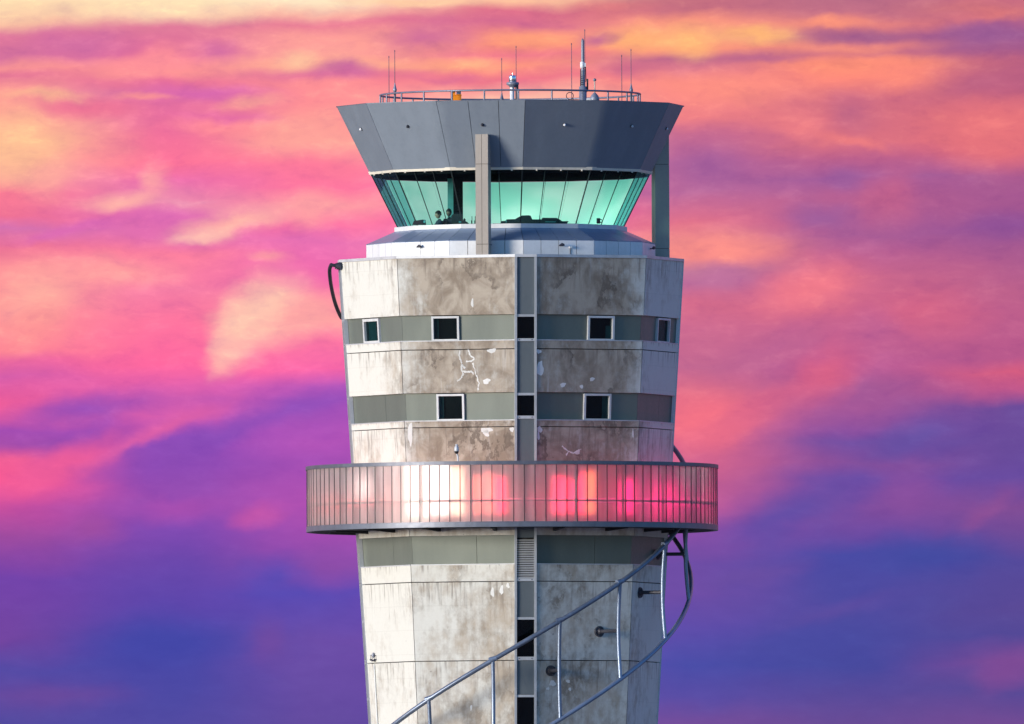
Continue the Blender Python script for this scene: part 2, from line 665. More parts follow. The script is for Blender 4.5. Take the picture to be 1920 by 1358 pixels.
strip_items = [('infill_panel', 589, 482), ('strip_window', 634, 592), ('rail', 639.5, 634.5), ('infill_panel', 737, 640),
               ('strip_window', 779, 739.5), ('rail', 785, 779.5), ('infill_panel', 868, 785.5), ('strip_window', 938, 884), ('infill_panel', 1008, 938.5),
               ('louvre', 1084, 1010), ('rail', 1089.5, 1084.5), ('infill_panel', 1157, 1090), ('strip_window', 1231, 1160),
               ('rail', 1238, 1231.5), ('infill_panel', 1302, 1238.5), ('strip_window', 1375, 1305.5), ('rail', 1382, 1375.5)]
for j in range(4):
    zt, zb = zf(481), 0.0
    mb = MB()
    slabs(mb, j, zb, zt, -.345, -.272, .11, .24)
    jamb = mb.build('jamb', M['alu'], tower)
    mb = MB()
    slabs(mb, j, zb, zt, .272, .345, .11, .24)
    mb.build('jamb', M['alu'], tower)
    for nm, yb, yt in strip_items:
        z0, z1 = zf(yb), zf(yt)
        mb = MB()
        if nm == 'infill_panel':
            slabs(mb, j, z0, z1, -.271, .271, .17, .22)
            mb.build(nm, M['strip'], tower)
        elif nm == 'rail':
            slabs(mb, j, z0, z1, -.271, .271, .135, .22)
            o = mb.build('transom', M['alu'], tower)
            for s in (-1, 1):
                b = MB()
                c = ps(j, s * .2, (z0 + z1) / 2, .128)
                ax = [Vector((cos(rad(A0 + 90 * j)), sin(rad(A0 + 90 * j)), 0)), Vector((-sin(rad(A0 + 90 * j)), cos(rad(A0 + 90 * j)), 0)), Vector((0, 0, 1))]
                b.box(c, (.03, .02, .03), ax)
                b.build('bolt', M['darksteel'], o)
        elif nm == 'louvre':
            nn = 17
            for i in range(nn):
                za = z0 + (z1 - z0) * i / nn
                zb2 = z0 + (z1 - z0) * (i + .72) / nn
                mb.hexa([ps(j, -.271, za, .12), ps(j, .271, za, .12), ps(j, .271, zb2, .185), ps(j, -.271, zb2, .185)],
                        [ps(j, -.271, za, .135), ps(j, .271, za, .135), ps(j, .271, zb2, .21), ps(j, -.271, zb2, .21)])
            mb.build('louvre', M['alu'], tower)
        else:
            slabs(mb, j, z1 - .03, z1 + .045, -.271, .271, .135, .2)
            fo = mb.build('strip_window', M['alu'], tower)
            b = MB()
            slabs(b, j, z0, z1 - .03, -.271, .271, .185, .195)
            b.build('pane', M['dglass'], fo)
            b = MB()
            slabs(b, j, z0, z1 - .03, -.271, .271, .21, .225)
            b.build('reveal', M['black'], fo)
    if j == 0:
        mb = MB()
        slabs(mb, j, 0, zf(1383), -.271, .271, .17, .22)
        mb.build('infill_panel', M['strip'], tower)
    else:
        mb = MB()
        slabs(mb, j, 0, zf(1383), -.271, .271, .17, .22)
        mb.build('infill_panel', M['strip'], tower)

# ---- coping on top of the shaft and roof deck of the shaft
def oct_loop(z, dr, base=None):
    r = R8(base if base is not None else z) + dr
    out = []
    for i in range(8):
        a = rad(A0 + 45 * i)
        if i % 2 == 0:      # corner cut by the strip
            for s in (-1, 1):
                t = Vector((cos(a), sin(a), 0))
                out.append(Vector((sin(a), -cos(a), 0)) * (r - .138) + t * s * .34 + Vector((0, 0, z)))
        else:
            out.append(Vector((r * sin(a), -r * cos(a), z)))
    return out


zc0, zc1 = zf(482) + .003, zf(476.5)
mb = MB()
mb.ring([oct_loop(zc0, .035, zc0), oct_loop(zc1, .035, zc0), oct_loop(zc1 + .01, -.35, zc0), oct_loop(zc0, -.35, zc0)])
mb.build('coping', M['coping'], tower)

# ------------------------------------------------------------------ cab (12-sided)
def v12(i, r, z):
    a = rad(A0 + 30 * i)
    return Vector((r * sin(a), -r * cos(a), z))


def z12(py, r):
    """height of a level whose nearest corner is measured at py"""
    return zat(py, -r * .996)


def seg12(i, u, r, z):
    return v12(i, r, z).lerp(v12(i + 1, r, z), u)


def slab12(mb, i, u0, u1, r0, z0, r1, z1, th):
    """sheet on facet i from (r0,z0) to (r1,z1), th thick inwards"""
    a = [seg12(i, u0, r0, z0), seg12(i, u1, r0, z0), seg12(i, u1, r1, z1), seg12(i, u0, r1, z1)]
    n = (a[1] - a[0]).cross(a[3] - a[0]).normalized()
    m = rad(A0 + 30 * i + 15)
    if n.dot(Vector((sin(m), -cos(m), 0))) < 0 and abs(n.z) < .99:
        n = -n
    b = [p - n * th for p in a]
    mb.hexa(a, b)


RW, RS, RG0, RG1, RF0, RF1 = 272 / 60, 219 / 60, 213.5 / 60, 263 / 60, 265 / 60, 328.5 / 60
z_wb, z_wt = zc1 - .25, z12(449.5, RW)
z_st = z12(427.5, RS)
z_sl = z12(419, RS)
z_gt = z12(317.5, RG1)
z_f0 = z12(313.5, RF0)
z_f1 = z12(188, RF1)

for i in range(12):
    mb = MB()
    for q in range(4):
        slab12(mb, i, q / 4 + .004, (q + 1) / 4 - .004, RW, z_wb, RW, z_wt, .04)
    mb.build('cab_wall_panel', M['white'], tower)
    mb = MB()
    for q in range(4):
        slab12(mb, i, q / 4 + .004, (q + 1) / 4 - .004, RW + .01, z_wt + .004, RS, z_st, .03)
    mb.build('skirt_panel', M['skirt'], tower)
# backing behind the cladding joints
mb = MB()
mb.ring([[v12(i, RW - .06, z_wb - .02) for i in range(12)], [v12(i, RW - .06, z_wt - .03) for i in range(12)], [v12(i, RS - .06, z_st - .04) for i in range(12)], [v12(i, RS - .06, z_sl - .02) for i in range(12)],
         [v12(i, RS - .25, z_sl - .02) for i in range(12)], [v12(i, RS - .25, z_wb - .02) for i in range(12)]])
mb.build('cladding_backing', M['core'], tower)
mb = MB()
mb.ring([[v12(i, RS, z_st + .004) for i in range(12)], [v12(i, RS, z_sl) for i in range(12)], [v12(i, RG0 - .22, z_sl) for i in range(12)], [v12(i, RG0 - .22, z_st + .004) for i in range(12)]])
mb.build('window_sill', M['sill'], tower)

# cab windows: one part per facet with mullions; glowing blinds are added on the far side to brighten the glass
for i in range(12):
    mb = MB()
    for q in range(3):
        slab12(mb, i, q / 3 + .006, (q + 1) / 3 - .006, RG0, z_sl + .003, RG1, z_gt, .02)
    wn = mb.build('cab_window', M['glass'], tower)
    for q, hw in ((0, .008), (1, .004), (2, .004)):
        b = MB()
        slab12(b, i, max(q / 3 - hw, -hw), q / 3 + hw, RG0 + .003, z_sl + .003, RG1 + .003, z_gt, .024)
        b.build('mullion', M['mull'], wn)
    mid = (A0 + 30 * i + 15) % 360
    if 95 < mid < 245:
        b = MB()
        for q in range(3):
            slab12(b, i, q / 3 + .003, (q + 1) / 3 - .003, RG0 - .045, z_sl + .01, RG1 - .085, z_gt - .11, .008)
        b.build('added_glow_blind', M['blind'], wn)

# trim, fascia, roof
mb = MB()
mb.ring([[v12(i, RF0 + .02, z_gt - .01) for i in range(12)], [v12(i, RF0 + .05, z_f0 + .02) for i in range(12)], [v12(i, RF0 - .15, z_f0 + .02) for i in range(12)], [v12(i, RG1 - .03, z_gt - .01) for i in range(12)]])
trim = mb.build('fascia_trim', M['cream'], tower)
def bent(p, u, r, z):
    """point at u (0..2) of fascia panel p: straight, with a rounded fold at u = 1"""
    i = 2 * p
    f = .12
    pt = lambda q: seg12(i, q, r, z) if q <= 1 else seg12(i + 1, q - 1, r, z)
    if abs(u - 1) >= f:
        return pt(u)
    q = (u - 1 + f) / (2 * f)
    a, b, c = pt(1 - f), pt(1), pt(1 + f)
    return a * (1 - q) ** 2 + b * 2 * q * (1 - q) + c * q * q


for p in range(6):
    mb = MB()
    cuts = [0, 1.0, 1.36, 1.7, 2] if p == 5 else [0, 2]
    for a, b in zip(cuts, cuts[1:]):
        a, b = a + .003, b - .003
        us = sorted({round(u_, 3) for u_ in {a, b} | {a + (b - a) * q / 6 for q in range(7)} | {u for u in [.88 + .02 * q for q in range(13)] if a < u < b}})
        nu, nz = len(us), 5
        rows = []
        for dth in (0, .05):
            rows.append([[bent(p, u, RF0 + .045 - dth + (RF1 - RF0 - .045) * q / (nz - 1), z_f0 + (z_f1 - z_f0) * q / (nz - 1)) for u in us] for q in range(nz)])
        for si, g_ in enumerate(rows):
            vs = [v for r_ in g_ for v in r_]
            fs = [(q * nu + j, q * nu + j + 1, (q + 1) * nu + j + 1, (q + 1) * nu + j) for q in range(nz - 1) for j in range(nu - 1)]
            mb.add(vs, fs if si == 0 else [tuple(reversed(f_)) for f_ in fs], True)
        o_, i_ = rows
        rim_o = o_[0] + [r_[-1] for r_ in o_[1:]] + list(reversed(o_[-1]))[1:] + [r_[0] for r_ in reversed(o_[1:-1])]
        rim_i = i_[0] + [r_[-1] for r_ in i_[1:]] + list(reversed(i_[-1]))[1:] + [r_[0] for r_ in reversed(i_[1:-1])]
        mb.ring([rim_i, rim_o], closed=False)
    mb.build('fascia_panel', M['fascia'], tower, recalc=False)
for i in range(12):
    # little clips under the trim
    for u in (.2, .55, .85):
        b = MB()
        b.box(seg12(i, u, RF0 + .02, z_gt - .02), (.05, .05, .05))
        b.build('clip', M['cream'], trim)
mb = MB()
mb.ring([[v12(i, RF0 - .12, z_f0 + .02) for i in range(12)], [v12(i, RF1 - .17, z_f1 - .02) for i in range(12)], [v12(i, RF1 - .66, z_f1 - .02) for i in range(12)], [v12(i, RF1 - .66, z_f1 - .85) for i in range(12)], [v12(i, RF0 - .6, z_f0 + .02) for i in range(12)]])
mb.build('fascia_backing', M['core'], tower)
mb = MB()
mb.ring([[v12(i, RF1 - .012, z_f1 - .012) for i in range(12)], [v12(i, RF1 - .012, z_f1 + .02) for i in range(12)], [v12(i, RF1 - .67, z_f1 + .02) for i in range(12)], [v12(i, RF1 - .67, z_f1 - .012) for i in range(12)]])
mb.build('parapet_cap', M['rail'], tower)
ROOF = z_f1 - .62
mb = MB()
mb.ring([[v12(i, RF1 - .68, ROOF) for i in range(12)], [v12(i, .01, ROOF + .05) for i in range(12)], [v12(i, .01, ROOF - .2) for i in range(12)], [v12(i, RF1 - .68, ROOF - .2) for i in range(12)]])
mb.build('roof', M['roof'], tower)
mb = MB()
mb.ring([[v12(i, RG1 - .12, z_gt - .10) for i in range(12)], [v12(i, .01, z_gt - .10) for i in range(12)], [v12(i, .01, z_gt + .15) for i in range(12)], [v12(i, RG1 - .06, z_gt + .15) for i in range(12)]])
mb.build('ceiling', M['black'], tower)
FLOOR = z_sl - .74
mb = MB()
mb.ring([[v12(i, RS - .2, FLOOR) for i in range(12)], [v12(i, .01, FLOOR) for i in range(12)], [v12(i, .01, FLOOR - .2) for i in range(12)], [v12(i, RS - .2, FLOOR - .2) for i in range(12)]])
mb.build('cab_floor', M['floor'], tower)
# interior riser column
p0 = at(859, 380, .6)
mb = MB()
mb.box((p0.x, .6, (FLOOR + z_gt - .10) / 2), (.30, .34, z_gt - .10 - FLOOR - .002))
mb.build('riser_column', M['black'], tower)
p1 = at(845, 380, .8)
mb = MB()
mb.box((p1.x, .95, (FLOOR + z_gt - .10) / 2), (.19, .3, z_gt - .10 - FLOOR - .002))
mb.build('riser_casing', M['curtain'], tower)

# roof pillars
def pillar(ang, r0, r1, hw, ytop, label=None):
    a = rad(ang)
    n, t = Vector((sin(a), -cos(a), 0)), Vector((cos(a), sin(a), 0))
    zb, zt = zc1 - .3, zat(ytop, -r1 * cos(a))
    po = None
    cuts = [zb, zb + (zt - zb) * .155, zb + (zt - zb) * .77, zt]
    mb = MB()
    for z0, z1 in zip(cuts, cuts[1:]):
        for s in (-1, 1):
            c = n * ((r0 + r1) / 2) + t * s * (hw / 2 + .002) + Vector((0, 0, (z0 + z1) / 2))
            mb.box(c, (hw - .008, r1 - r0, z1 - z0 - .014), (t, -n, Vector((0, 0, 1))))
    o = mb.build('roof_pillar', M['pillar'], tower)
    b = MB()
    c = n * ((r0 + r1) / 2) + Vector((0, 0, (zb + zt) / 2))
    b.box(c, (hw * 2 - .03, r1 - r0 - .03, zt - zb - .03), (t, -n, Vector((0, 0, 1))))
    b.build('pillar_core', M['core'], o)


pillar(-10.2, 4.56, 5.06, .2, 251)
pillar(106.5, 4.66, 5.12, .2, 251)

# ------------------------------------------------------------------ gallery
RGAL = 385 / 60
gz_b, gz_g0, gz_g1, gz_t = [zat(v, -RGAL) for v in (987.5, 977.5, 871, 864)]
gal_mb = MB()


def circ(r, z, n=120):
    return [Vector((r * sin(rad(A0) + 2 * pi * i / n), -r * cos(rad(A0) + 2 * pi * i / n), z)) for i in range(n)]


gal_mb.ring([circ(RGAL + .02, gz_b), circ(RGAL + .02, gz_g0), circ(RGAL - .12, gz_g0), circ(RGAL - .12, gz_b)])
gallery = gal_mb.build('gallery', M['rail'], tower)
mb = MB()
rin = R8(gz_b) * C8 - .1
mb.ring([circ(RGAL - .11, gz_b + .012), circ(RGAL - .11, gz_g0 - .02), circ(rin, gz_g0 - .02), circ(rin, gz_b + .012)])
mb.build('floor_slab', M['soffit'], gallery)
mb = MB()
mb.ring([circ(RGAL + .035, gz_g1), circ(RGAL + .035, gz_t), circ(RGAL - .16, gz_t), circ(RGAL - .16, gz_g1)])
mb.build('top_rail', M['rail'], gallery)
NP = 120
rest = MB()


def gpanel(mb, i):
    a0 = rad(A0) + 2 * pi * (i - .5) / NP
    gap = .011 / RGAL
    a, b = a0 + gap, a0 + 2 * pi / NP - gap
    f = lambda r, g_, z: Vector((r * sin(g_), -r * cos(g_), z))
    mb.hexa([f(RGAL, a, gz_g0), f(RGAL, b, gz_g0), f(RGAL, b, gz_g1), f(RGAL, a, gz_g1)],
            [f(RGAL - .02, a, gz_g0), f(RGAL - .02, b, gz_g0), f(RGAL - .02, b, gz_g1), f(RGAL - .02, a, gz_g1)])


for i in range(-49, 51):
    mb = MB()
    gpanel(mb, i)
    mb.build('glass_panel', M['frosted'], gallery)
for i in range(51, 71):
    gpanel(rest, i)
ro = rest.build('glass_panel', M['frosted'], gallery)
ro['kind'] = 'stuff'
mb = MB()
for i in range(NP):
    a = rad(A0) + 2 * pi * (i - .5) / NP
    n, t = Vector((sin(a), -cos(a), 0)), Vector((cos(a), sin(a), 0))
    mb.box(n * (RGAL - .016) + Vector((0, 0, (gz_g0 + gz_g1) / 2)), (.019, .05, gz_g1 - gz_g0), (t, -n, Vector((0, 0, 1))))
mb.build('glazing_bars', M['darksteel'], gallery)
zh = zat(938, -RGAL)
mb = MB()
mb.ring([circ(RGAL - .16, zh - .03), circ(RGAL - .16, zh + .03), circ(RGAL - .22, zh + .03), circ(RGAL - .22, zh - .03)])
mb.build('handrail', M['darksteel'], gallery)
for i in range(0, NP, 5):
    a = rad(A0) + 2 * pi * (i - .5) / NP
    n, t = Vector((sin(a), -cos(a), 0)), Vector((cos(a), sin(a), 0))
    mb = MB()
    mb.box(n * (RGAL - .15) + Vector((0, 0, (gz_g0 + gz_g1) / 2)), (.06, .06, gz_g1 - gz_g0 - .01), (t, -n, Vector((0, 0, 1))))
    mb.build('post', M['darksteel'], gallery)
# support brackets under the gallery
for i in range(16):
    a = rad(A0 + 11.25 + 22.5 * i)
    n, t = Vector((sin(a), -cos(a), 0)), Vector((cos(a), sin(a), 0))
    r0 = R8(gz_b) * C8 - .05
    mb = MB()
    w = t * .05
    z = Vector((0, 0, 1))
    prof = [n * r0 + z * (gz_b + .008), n * (RGAL - .7) + z * (gz_b + .008), n * (RGAL - .7) + z * (gz_b - .02), n * r0 + z * (gz_b - .10)]
    mb.hexa([p - w for p in prof], [p + w for p in prof])
    mb.build('bracket', M['soffit'], gallery)

# lit doors and windows of the gallery storey, glowing through the frosted glass
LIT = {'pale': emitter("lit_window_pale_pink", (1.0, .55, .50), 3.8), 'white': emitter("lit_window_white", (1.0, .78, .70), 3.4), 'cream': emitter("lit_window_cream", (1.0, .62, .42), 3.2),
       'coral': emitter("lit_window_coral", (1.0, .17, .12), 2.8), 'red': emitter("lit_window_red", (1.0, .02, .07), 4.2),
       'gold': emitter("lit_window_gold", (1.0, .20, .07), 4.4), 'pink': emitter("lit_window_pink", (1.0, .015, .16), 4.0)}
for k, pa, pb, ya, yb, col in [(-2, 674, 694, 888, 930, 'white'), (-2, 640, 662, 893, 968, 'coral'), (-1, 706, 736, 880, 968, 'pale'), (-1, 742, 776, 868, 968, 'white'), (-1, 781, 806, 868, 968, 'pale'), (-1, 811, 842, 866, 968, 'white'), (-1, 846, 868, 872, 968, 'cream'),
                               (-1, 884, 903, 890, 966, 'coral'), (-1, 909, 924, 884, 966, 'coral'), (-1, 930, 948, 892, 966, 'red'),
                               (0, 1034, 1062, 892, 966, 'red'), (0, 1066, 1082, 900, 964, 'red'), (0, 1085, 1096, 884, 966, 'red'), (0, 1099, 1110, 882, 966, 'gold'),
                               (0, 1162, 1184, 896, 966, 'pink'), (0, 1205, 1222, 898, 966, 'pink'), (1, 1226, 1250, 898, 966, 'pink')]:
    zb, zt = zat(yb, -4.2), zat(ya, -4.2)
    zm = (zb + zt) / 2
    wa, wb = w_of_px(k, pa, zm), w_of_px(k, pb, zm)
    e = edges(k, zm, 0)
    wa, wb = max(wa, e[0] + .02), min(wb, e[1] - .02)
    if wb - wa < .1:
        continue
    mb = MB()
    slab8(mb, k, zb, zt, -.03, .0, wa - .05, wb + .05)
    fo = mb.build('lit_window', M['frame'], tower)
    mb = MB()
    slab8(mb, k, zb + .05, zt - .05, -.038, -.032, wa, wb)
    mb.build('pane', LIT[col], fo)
# added pink glow ring, hidden behind the handrail to tint the frosted glass
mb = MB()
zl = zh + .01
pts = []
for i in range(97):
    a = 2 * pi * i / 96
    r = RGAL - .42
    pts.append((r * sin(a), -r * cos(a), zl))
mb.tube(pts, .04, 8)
mb.build('added_glow_ring', tube_mat(), gallery)

# mortar patches on the concrete
def blob(k, px, py, rx, ry, seed, jag=.25):
    rnd = random.Random(seed)
    z = zat(py, -4.7)
    w = w_of_px(k, px, z)
    mb = MB()
    n = 18
    o, i_ = [], []
    ph = [rnd.uniform(0, 6.28) for _ in range(4)]
    for j in range(n):
        a = 2 * pi * j / n
        f = 1 + jag * (sin(2 * a + ph[0]) * .5 + sin(3 * a + ph[1]) * .5 + sin(5 * a + ph[2]) * .35) + rnd.uniform(-.08, .08)
        ww, zz = w + rx / 60 * cos(a) * f, z + ry / 60 * sin(a) * f
        o.append(P8(k, ww, zz, -.004))
        i_.append(P8(k, ww, zz, .002))
    mb.add(o, [tuple(range(n))])
    mb.ring([o, i_], closed=False)
    mb.build('mortar_patch', M['patch'], tower)


for a in [(-1, 922, 658, 8, 4.5, 1), (-1, 912, 715, 7, 5, 2), (0, 1012.5, 692, 6.5, 15, 3), (-1, 911, 806.5, 11, 5, 4), (-1, 911, 812, 6, 6, 5), (-1, 768.5, 812, 5, 19, 6),
          (0, 1010, 660, 5, 4, 7), (-1, 959, 806, 4, 5, 8), (0, 1011, 806, 5, 6, 9), (0, 1008.5, 818, 2.5, 8, 10), (0, 1186, 812, 2, 8, 11), (-1, 950, 1098, 3, 5, 12), (-1, 921, 1110, 3, 10, 13), (-1, 938, 1106, 3.5, 9, 14),
          (-1, 880, 1326, 2, 5, 15), (0, 1033, 1281, 6, 6, 16), (0, 1062, 1277, 4, 3, 17), (0, 1024, 1291, 3, 3, 18), (0, 1065, 1292, 3, 3, 19), (0, 1081, 848, 6, 4, 20), (-1, 886, 568, 2.2, 9, 21), (0, 1110, 711, 5, 3.5, 22), (0, 1055, 722, 6, 4, 23), (0, 1090, 725, 4, 3, 24)]:
    blob(*a)


def crack(k, pts, hw, seed):
    rnd = random.Random(seed)
    mb = MB()
    P = []
    for (x0, y0), (x1, y1) in zip(pts, pts[1:]):
        for s in range(5):
            f = s / 5
            P.append((x0 + (x1 - x0) * f + rnd.uniform(-1, 1), y0 + (y1 - y0) * f + rnd.uniform(-.8, .8)))
    P.append(pts[-1])
    L = []
    for x, y in P:
        z = zat(y, -4.7)
        L.append((w_of_px_fine(k, x, z), z))
    for (w0, z0), (w1, z1) in zip(L, L[1:]):
        d = Vector((w1 - w0, z1 - z0))
        if d.length < 1e-5:
            continue
        d.normalize()
        t = Vector((-d.y, d.x)) * hw * rnd.uniform(.5, 1.7) / 60
        q = [(w0 - t.x, z0 - t.y), (w1 - t.x, z1 - t.y), (w1 + t.x, z1 + t.y), (w0 + t.x, z0 + t.y)]
        mb.hexa([P8(k, a, b, -.005) for a, b in q], [P8(k, a, b, .002) for a, b in q])
    mb.build('filled_crack', M['patch'], tower)


def w_of_px_fine(k, px, z):
    lo, hi = -2.2, 2.2
    f = lambda w: P8(k, w, z).x - at(px, 679 - 60 * (z - ZC), P8(k, w, z).y).x
    for _ in range(40):
        m_ = (lo + hi) / 2
        if f(m_) < 0:
            lo = m_
        else:
            hi = m_
    return lo


crack(-1, [(862, 656), (861, 668), (865, 677), (866, 693), (868, 702), (862, 711), (857, 714)], 1.1, 1)
crack(-1, [(878, 655), (881, 666), (890, 672), (885, 677), (874, 677)], 1.0, 2)
crack(-1, [(866, 684), (872, 690)], 1.6, 3)
crack(-1, [(868, 696), (876, 697), (884, 696), (888, 702)], 1.3, 4)
crack(-1, [(886, 680), (890, 693), (894, 706), (898, 718), (896, 733)], 1.0, 5)
crack(0, [(1053, 836), (1066, 846), (1074, 850), (1090, 842)], .9, 6)
crack(0, [(1066, 846), (1062, 855)], 1.1, 7)

# ------------------------------------------------------------------ spiral pipe frame
RH = 335 / 60


def hp(th, z, r=RH):
    return Vector((r * sin(rad(th)), -r * cos(rad(th)), z))


def fit(t1, y1, t2, y2):
    za, zb = zat(y1, -RH * cos(rad(t1))), zat(y2, -RH * cos(rad(t2)))
    k_ = (zb - za) / (t2 - t1)
    return lambda t: za + k_ * (t - t1)


zu = fit(-6.3, 1237, 54.6, 1035)
zlo = fit(12.6, 1358, 69, 1165)
spiral = thing('spiral_pipe_frame', 'galvanised twin pipe spiral winding up round the concrete tower shaft', 'pipe frame')


def helix(f, t0, t1):
    n = int((t1 - t0) / 4) + 1
    return [hp(t0 + (t1 - t0) * i / n, f(t0 + (t1 - t0) * i / n)) for i in range(n + 1)]


tmin = -330
mb = MB().tube(helix(zu, tmin, 208), .075, 12)
mb.build('upper_rail', M['steel'], spiral)
mb = MB().tube(helix(zlo, tmin + 60, 246), .072, 12)
mb.build('lower_rail', M['steel'], spiral)
ctl = [(248, 600), (252, 585), (256.5, 565), (261, 542), (265, 522), (272, 503), (279, 495)]
pts = [hp(246, zlo(246))] + [hp(a_, zat(y_, -5.68 * cos(rad(a_))), 5.68) for a_, y_ in ctl]
def smooth(p):
    q = [p[0]]
    for a_, b_ in zip(p, p[1:]):
        q += [a_.lerp(b_, .25), a_.lerp(b_, .75)]
    return q + [p[-1]]
mb = MB().tube(smooth(smooth(pts)), .06, 12)
ze = pts[-1].z
mb.build('shade_dark_rail_end', M['darksteel'], spiral)  # backlit end: its shade is put into a darker steel colour
for n_ in range(-12, 9):
    th = 15.2 + 21.6 * n_
    za, zb = zu(th), zlo(th)
    if zb < .5:
        continue
    mb = MB()
    pts = []
    for s in range(9):
        f = s / 8
        pts.append(hp(th, za + (zb - za) * f, RH - .10 * sin(pi * f)))
    mb.tube(pts, .062, 10)
    mb.tube([hp(th - 1.2, za - .0, RH), hp(th + 1.2, za + .06, RH)], .081, 10)
    strut = mb.build('strut', M['steel'], spiral)
    zm = za + (zb - za) * .5
    # bracket back to the wall
    k = math.floor((th - A0) / 45)
    m = rad(A0 + 45 * k + 22.5)
    rw = R8(zm) * C8 / cos(rad(th) - m)
    if -50 < th < 0:
        continue
    b = MB()
    b.tube([hp(th, zm, RH - .1), hp(th, zm, rw + .02)], .058, 10)
    n = Vector((sin(rad(th)), -cos(rad(th)), 0))
    c = hp(th, zm, rw)
    b.tube([c - n * .03, c + n * .05], .17, 16)
    b.tube([c + n * .05, c + n * .13], [.105, .075], 14)
    for q in range(6):
        a = 2 * pi * q / 6
        tt = Vector((n.y, -n.x, 0)) * cos(a) * .13 + Vector((0, 0, 1)) * sin(a) * .13
        b.tube([c + tt + n * .04, c + tt + n * .075], .02, 6)
    b.build('bracket', M['darksteel'], strut)
# top end of the lower rail, clamped to the wall
th = 279
zm = ze
b = MB()
n = Vector((sin(rad(th)), -cos(rad(th)), 0))
rw = R8(zm) - .02
c = hp(th, zm - .04, rw)
b.tube([hp(th, zm, 5.72), c - n * .05], .055, 10)
b.tube([c - n * .08, c + n * .07], [.13, .09], 14)
b.build('end_bracket', M['darksteel'], spiral)

# ------------------------------------------------------------------ roof railing
rr = thing('roof_railing', 'thin grey blue circular guard railing round the cab roof', 'railing', (0, 0, ROOF))
RR = 244 / 60
z_r = zat(168.8, -RR)
N = 96
mb = MB()
loop = [(RR * sin(2 * pi * i / N), -RR * cos(2 * pi * i / N), z_r) for i in range(N + 1)]
mb.tube(loop, .030, 8, caps=False)
mb.build('top_rail', M['railing'], rr)
mb = MB()
mb.tube([(x, y, z_r - .48) for x, y, _ in loop], .02, 8, caps=False)
mb.build('mid_rail', M['railing'], rr)
for i in range(24):
    a = rad(3.6 + 15 * i)
    mb = MB()
    mb.tube([(RR * sin(a), -RR * cos(a), ROOF), (RR * sin(a), -RR * cos(a), z_r)], .027, 8)
    mb.tube([(RR * sin(a), -RR * cos(a), ROOF), (RR * sin(a), -RR * cos(a), ROOF + .02)], .09, 8)
    mb.build('post', M['railing'], rr)

# ------------------------------------------------------------------ antennas and roof gear
def whip(px, ytop, Y, label, thick=.013, foot=None, name='whip_antenna', group='thin whip antennas on the cab roof'):
    b, t = at(px, 188, Y), at(px, ytop, Y)
    o = thing(name, label, 'antenna', (b.x, Y, ROOF), group)
    mb = MB().tube([(b.x, Y, ROOF + .3), (b.x, Y, t.z)], [thick * 1.15, thick * .8], 6)
    mb.build('whip', M['whip'], o)
    mb = MB()
    mb.lathe((b.x, Y, t.z), [(.006, -.02), (.015, 0), (.015, .03), (.006, .05)], 8)
    mb.build('tip', M['whip'], o)
    zf_ = at(px, foot, Y).z if foot else ROOF + .55
    mb = MB()
    mb.lathe((b.x, Y, 0), [(.09, ROOF), (.09, ROOF + .02), (.035, ROOF + .03), (.035, zf_ - .16), (.05, zf_ - .15), (.062, zf_ - .08), (.05, zf_ - .05), (.024, zf_ + .06), (.014, zf_ + .12)], 12)
    mb.build('base', M['mast'], o)
    return o


whip(729.5, 108, -1.2, 'shorter outer whip antenna by the left end of the roof railing')
whip(740.5, 97, -1.6, 'taller whip antenna on a thick foot near the left end of the railing', foot=163)
whip(941, 112, -2.5, 'lone thin whip antenna just left of the silver roof beacon', foot=181)
whip(968, 89, .4, 'thin whip antenna rising directly behind the silver roof beacon')
whip(1072, 84, .8, 'tall thin whip antenna with a coiled cable at its foot')
whip(1097, 58, .6, 'highest thin whip antenna standing close behind the thick grey mast')
whip(1166, 106, -1.3, 'shorter whip antenna at the right end of the roof railing')
whip(1183.5, 95, -1.0, 'outermost right whip antenna on a thick dark foot', foot=164)

# coil of cable at one whip
c = at(1068.5, 180, .3)
co = MB().tube([(c.x + .11 * cos(2 * pi * i / 24), .3, c.z + .11 * sin(2 * pi * i / 24)) for i in range(25)], .014, 6)
co.tube([(c.x + .1, .3, c.z - .06), (c.x + .14, .3, c.z - .4), (c.x + .14, .3, ROOF)], .014, 6)
o = co.build('cable_coil', M['darksteel'])
tag(o, 'round loop of dark cable behind the railing beside a tall whip antenna', 'cable')

# thick mast
Y = -.6
b = at(1093, 188, Y)
mast = thing('antenna_mast', 'thick grey pole mast with a pale collar on the right half of the roof', 'mast', (b.x, Y, ROOF))
zt, zc_, zm_ = at(1093, 74, Y).z, at(1093, 122, Y).z, at(1093, 130, Y).z
MB().lathe((b.x, Y, 0), [(.22, ROOF), (.22, ROOF + .03), (.12, ROOF + .04), (.12, at(0, 168, Y).z), (.066, at(0, 167, Y).z), (.056, zm_)], 16).build('pole', M['mast'], mast)
MB().lathe((b.x, Y, 0), [(.05, zm_ - .02), (.046, zt - .05), (.03, zt), (.005, zt + .03)], 14).build('aerial', M['mast'], mast)
mb = MB().lathe((b.x - .01, Y, 0), [(.05, zc_ - .10), (.075, zc_ - .08), (.075, zc_ + .08), (.05, zc_ + .10)], 12)
mb.box((b.x + .07, Y, zc_), (.05, .10, .12))
mb.build('collar', M['lamp'], mast)
mb = MB().tube([(b.x + .085, Y, zc_), (b.x + .10, Y, zc_ - .5), (b.x + .085, Y, zm_ - .4)], .015, 6)
mb.tube([(b.x - .075, Y - .03, at(0, 168, Y).z), (b.x - .07, Y - .04, zm_)], .014, 6)
for z in range(8):
    zz = at(0, 164, Y).z + z * (zm_ - at(0, 164, Y).z) / 8
    mb.box((b.x - .02, Y - .07, zz), (.06, .03, .02))
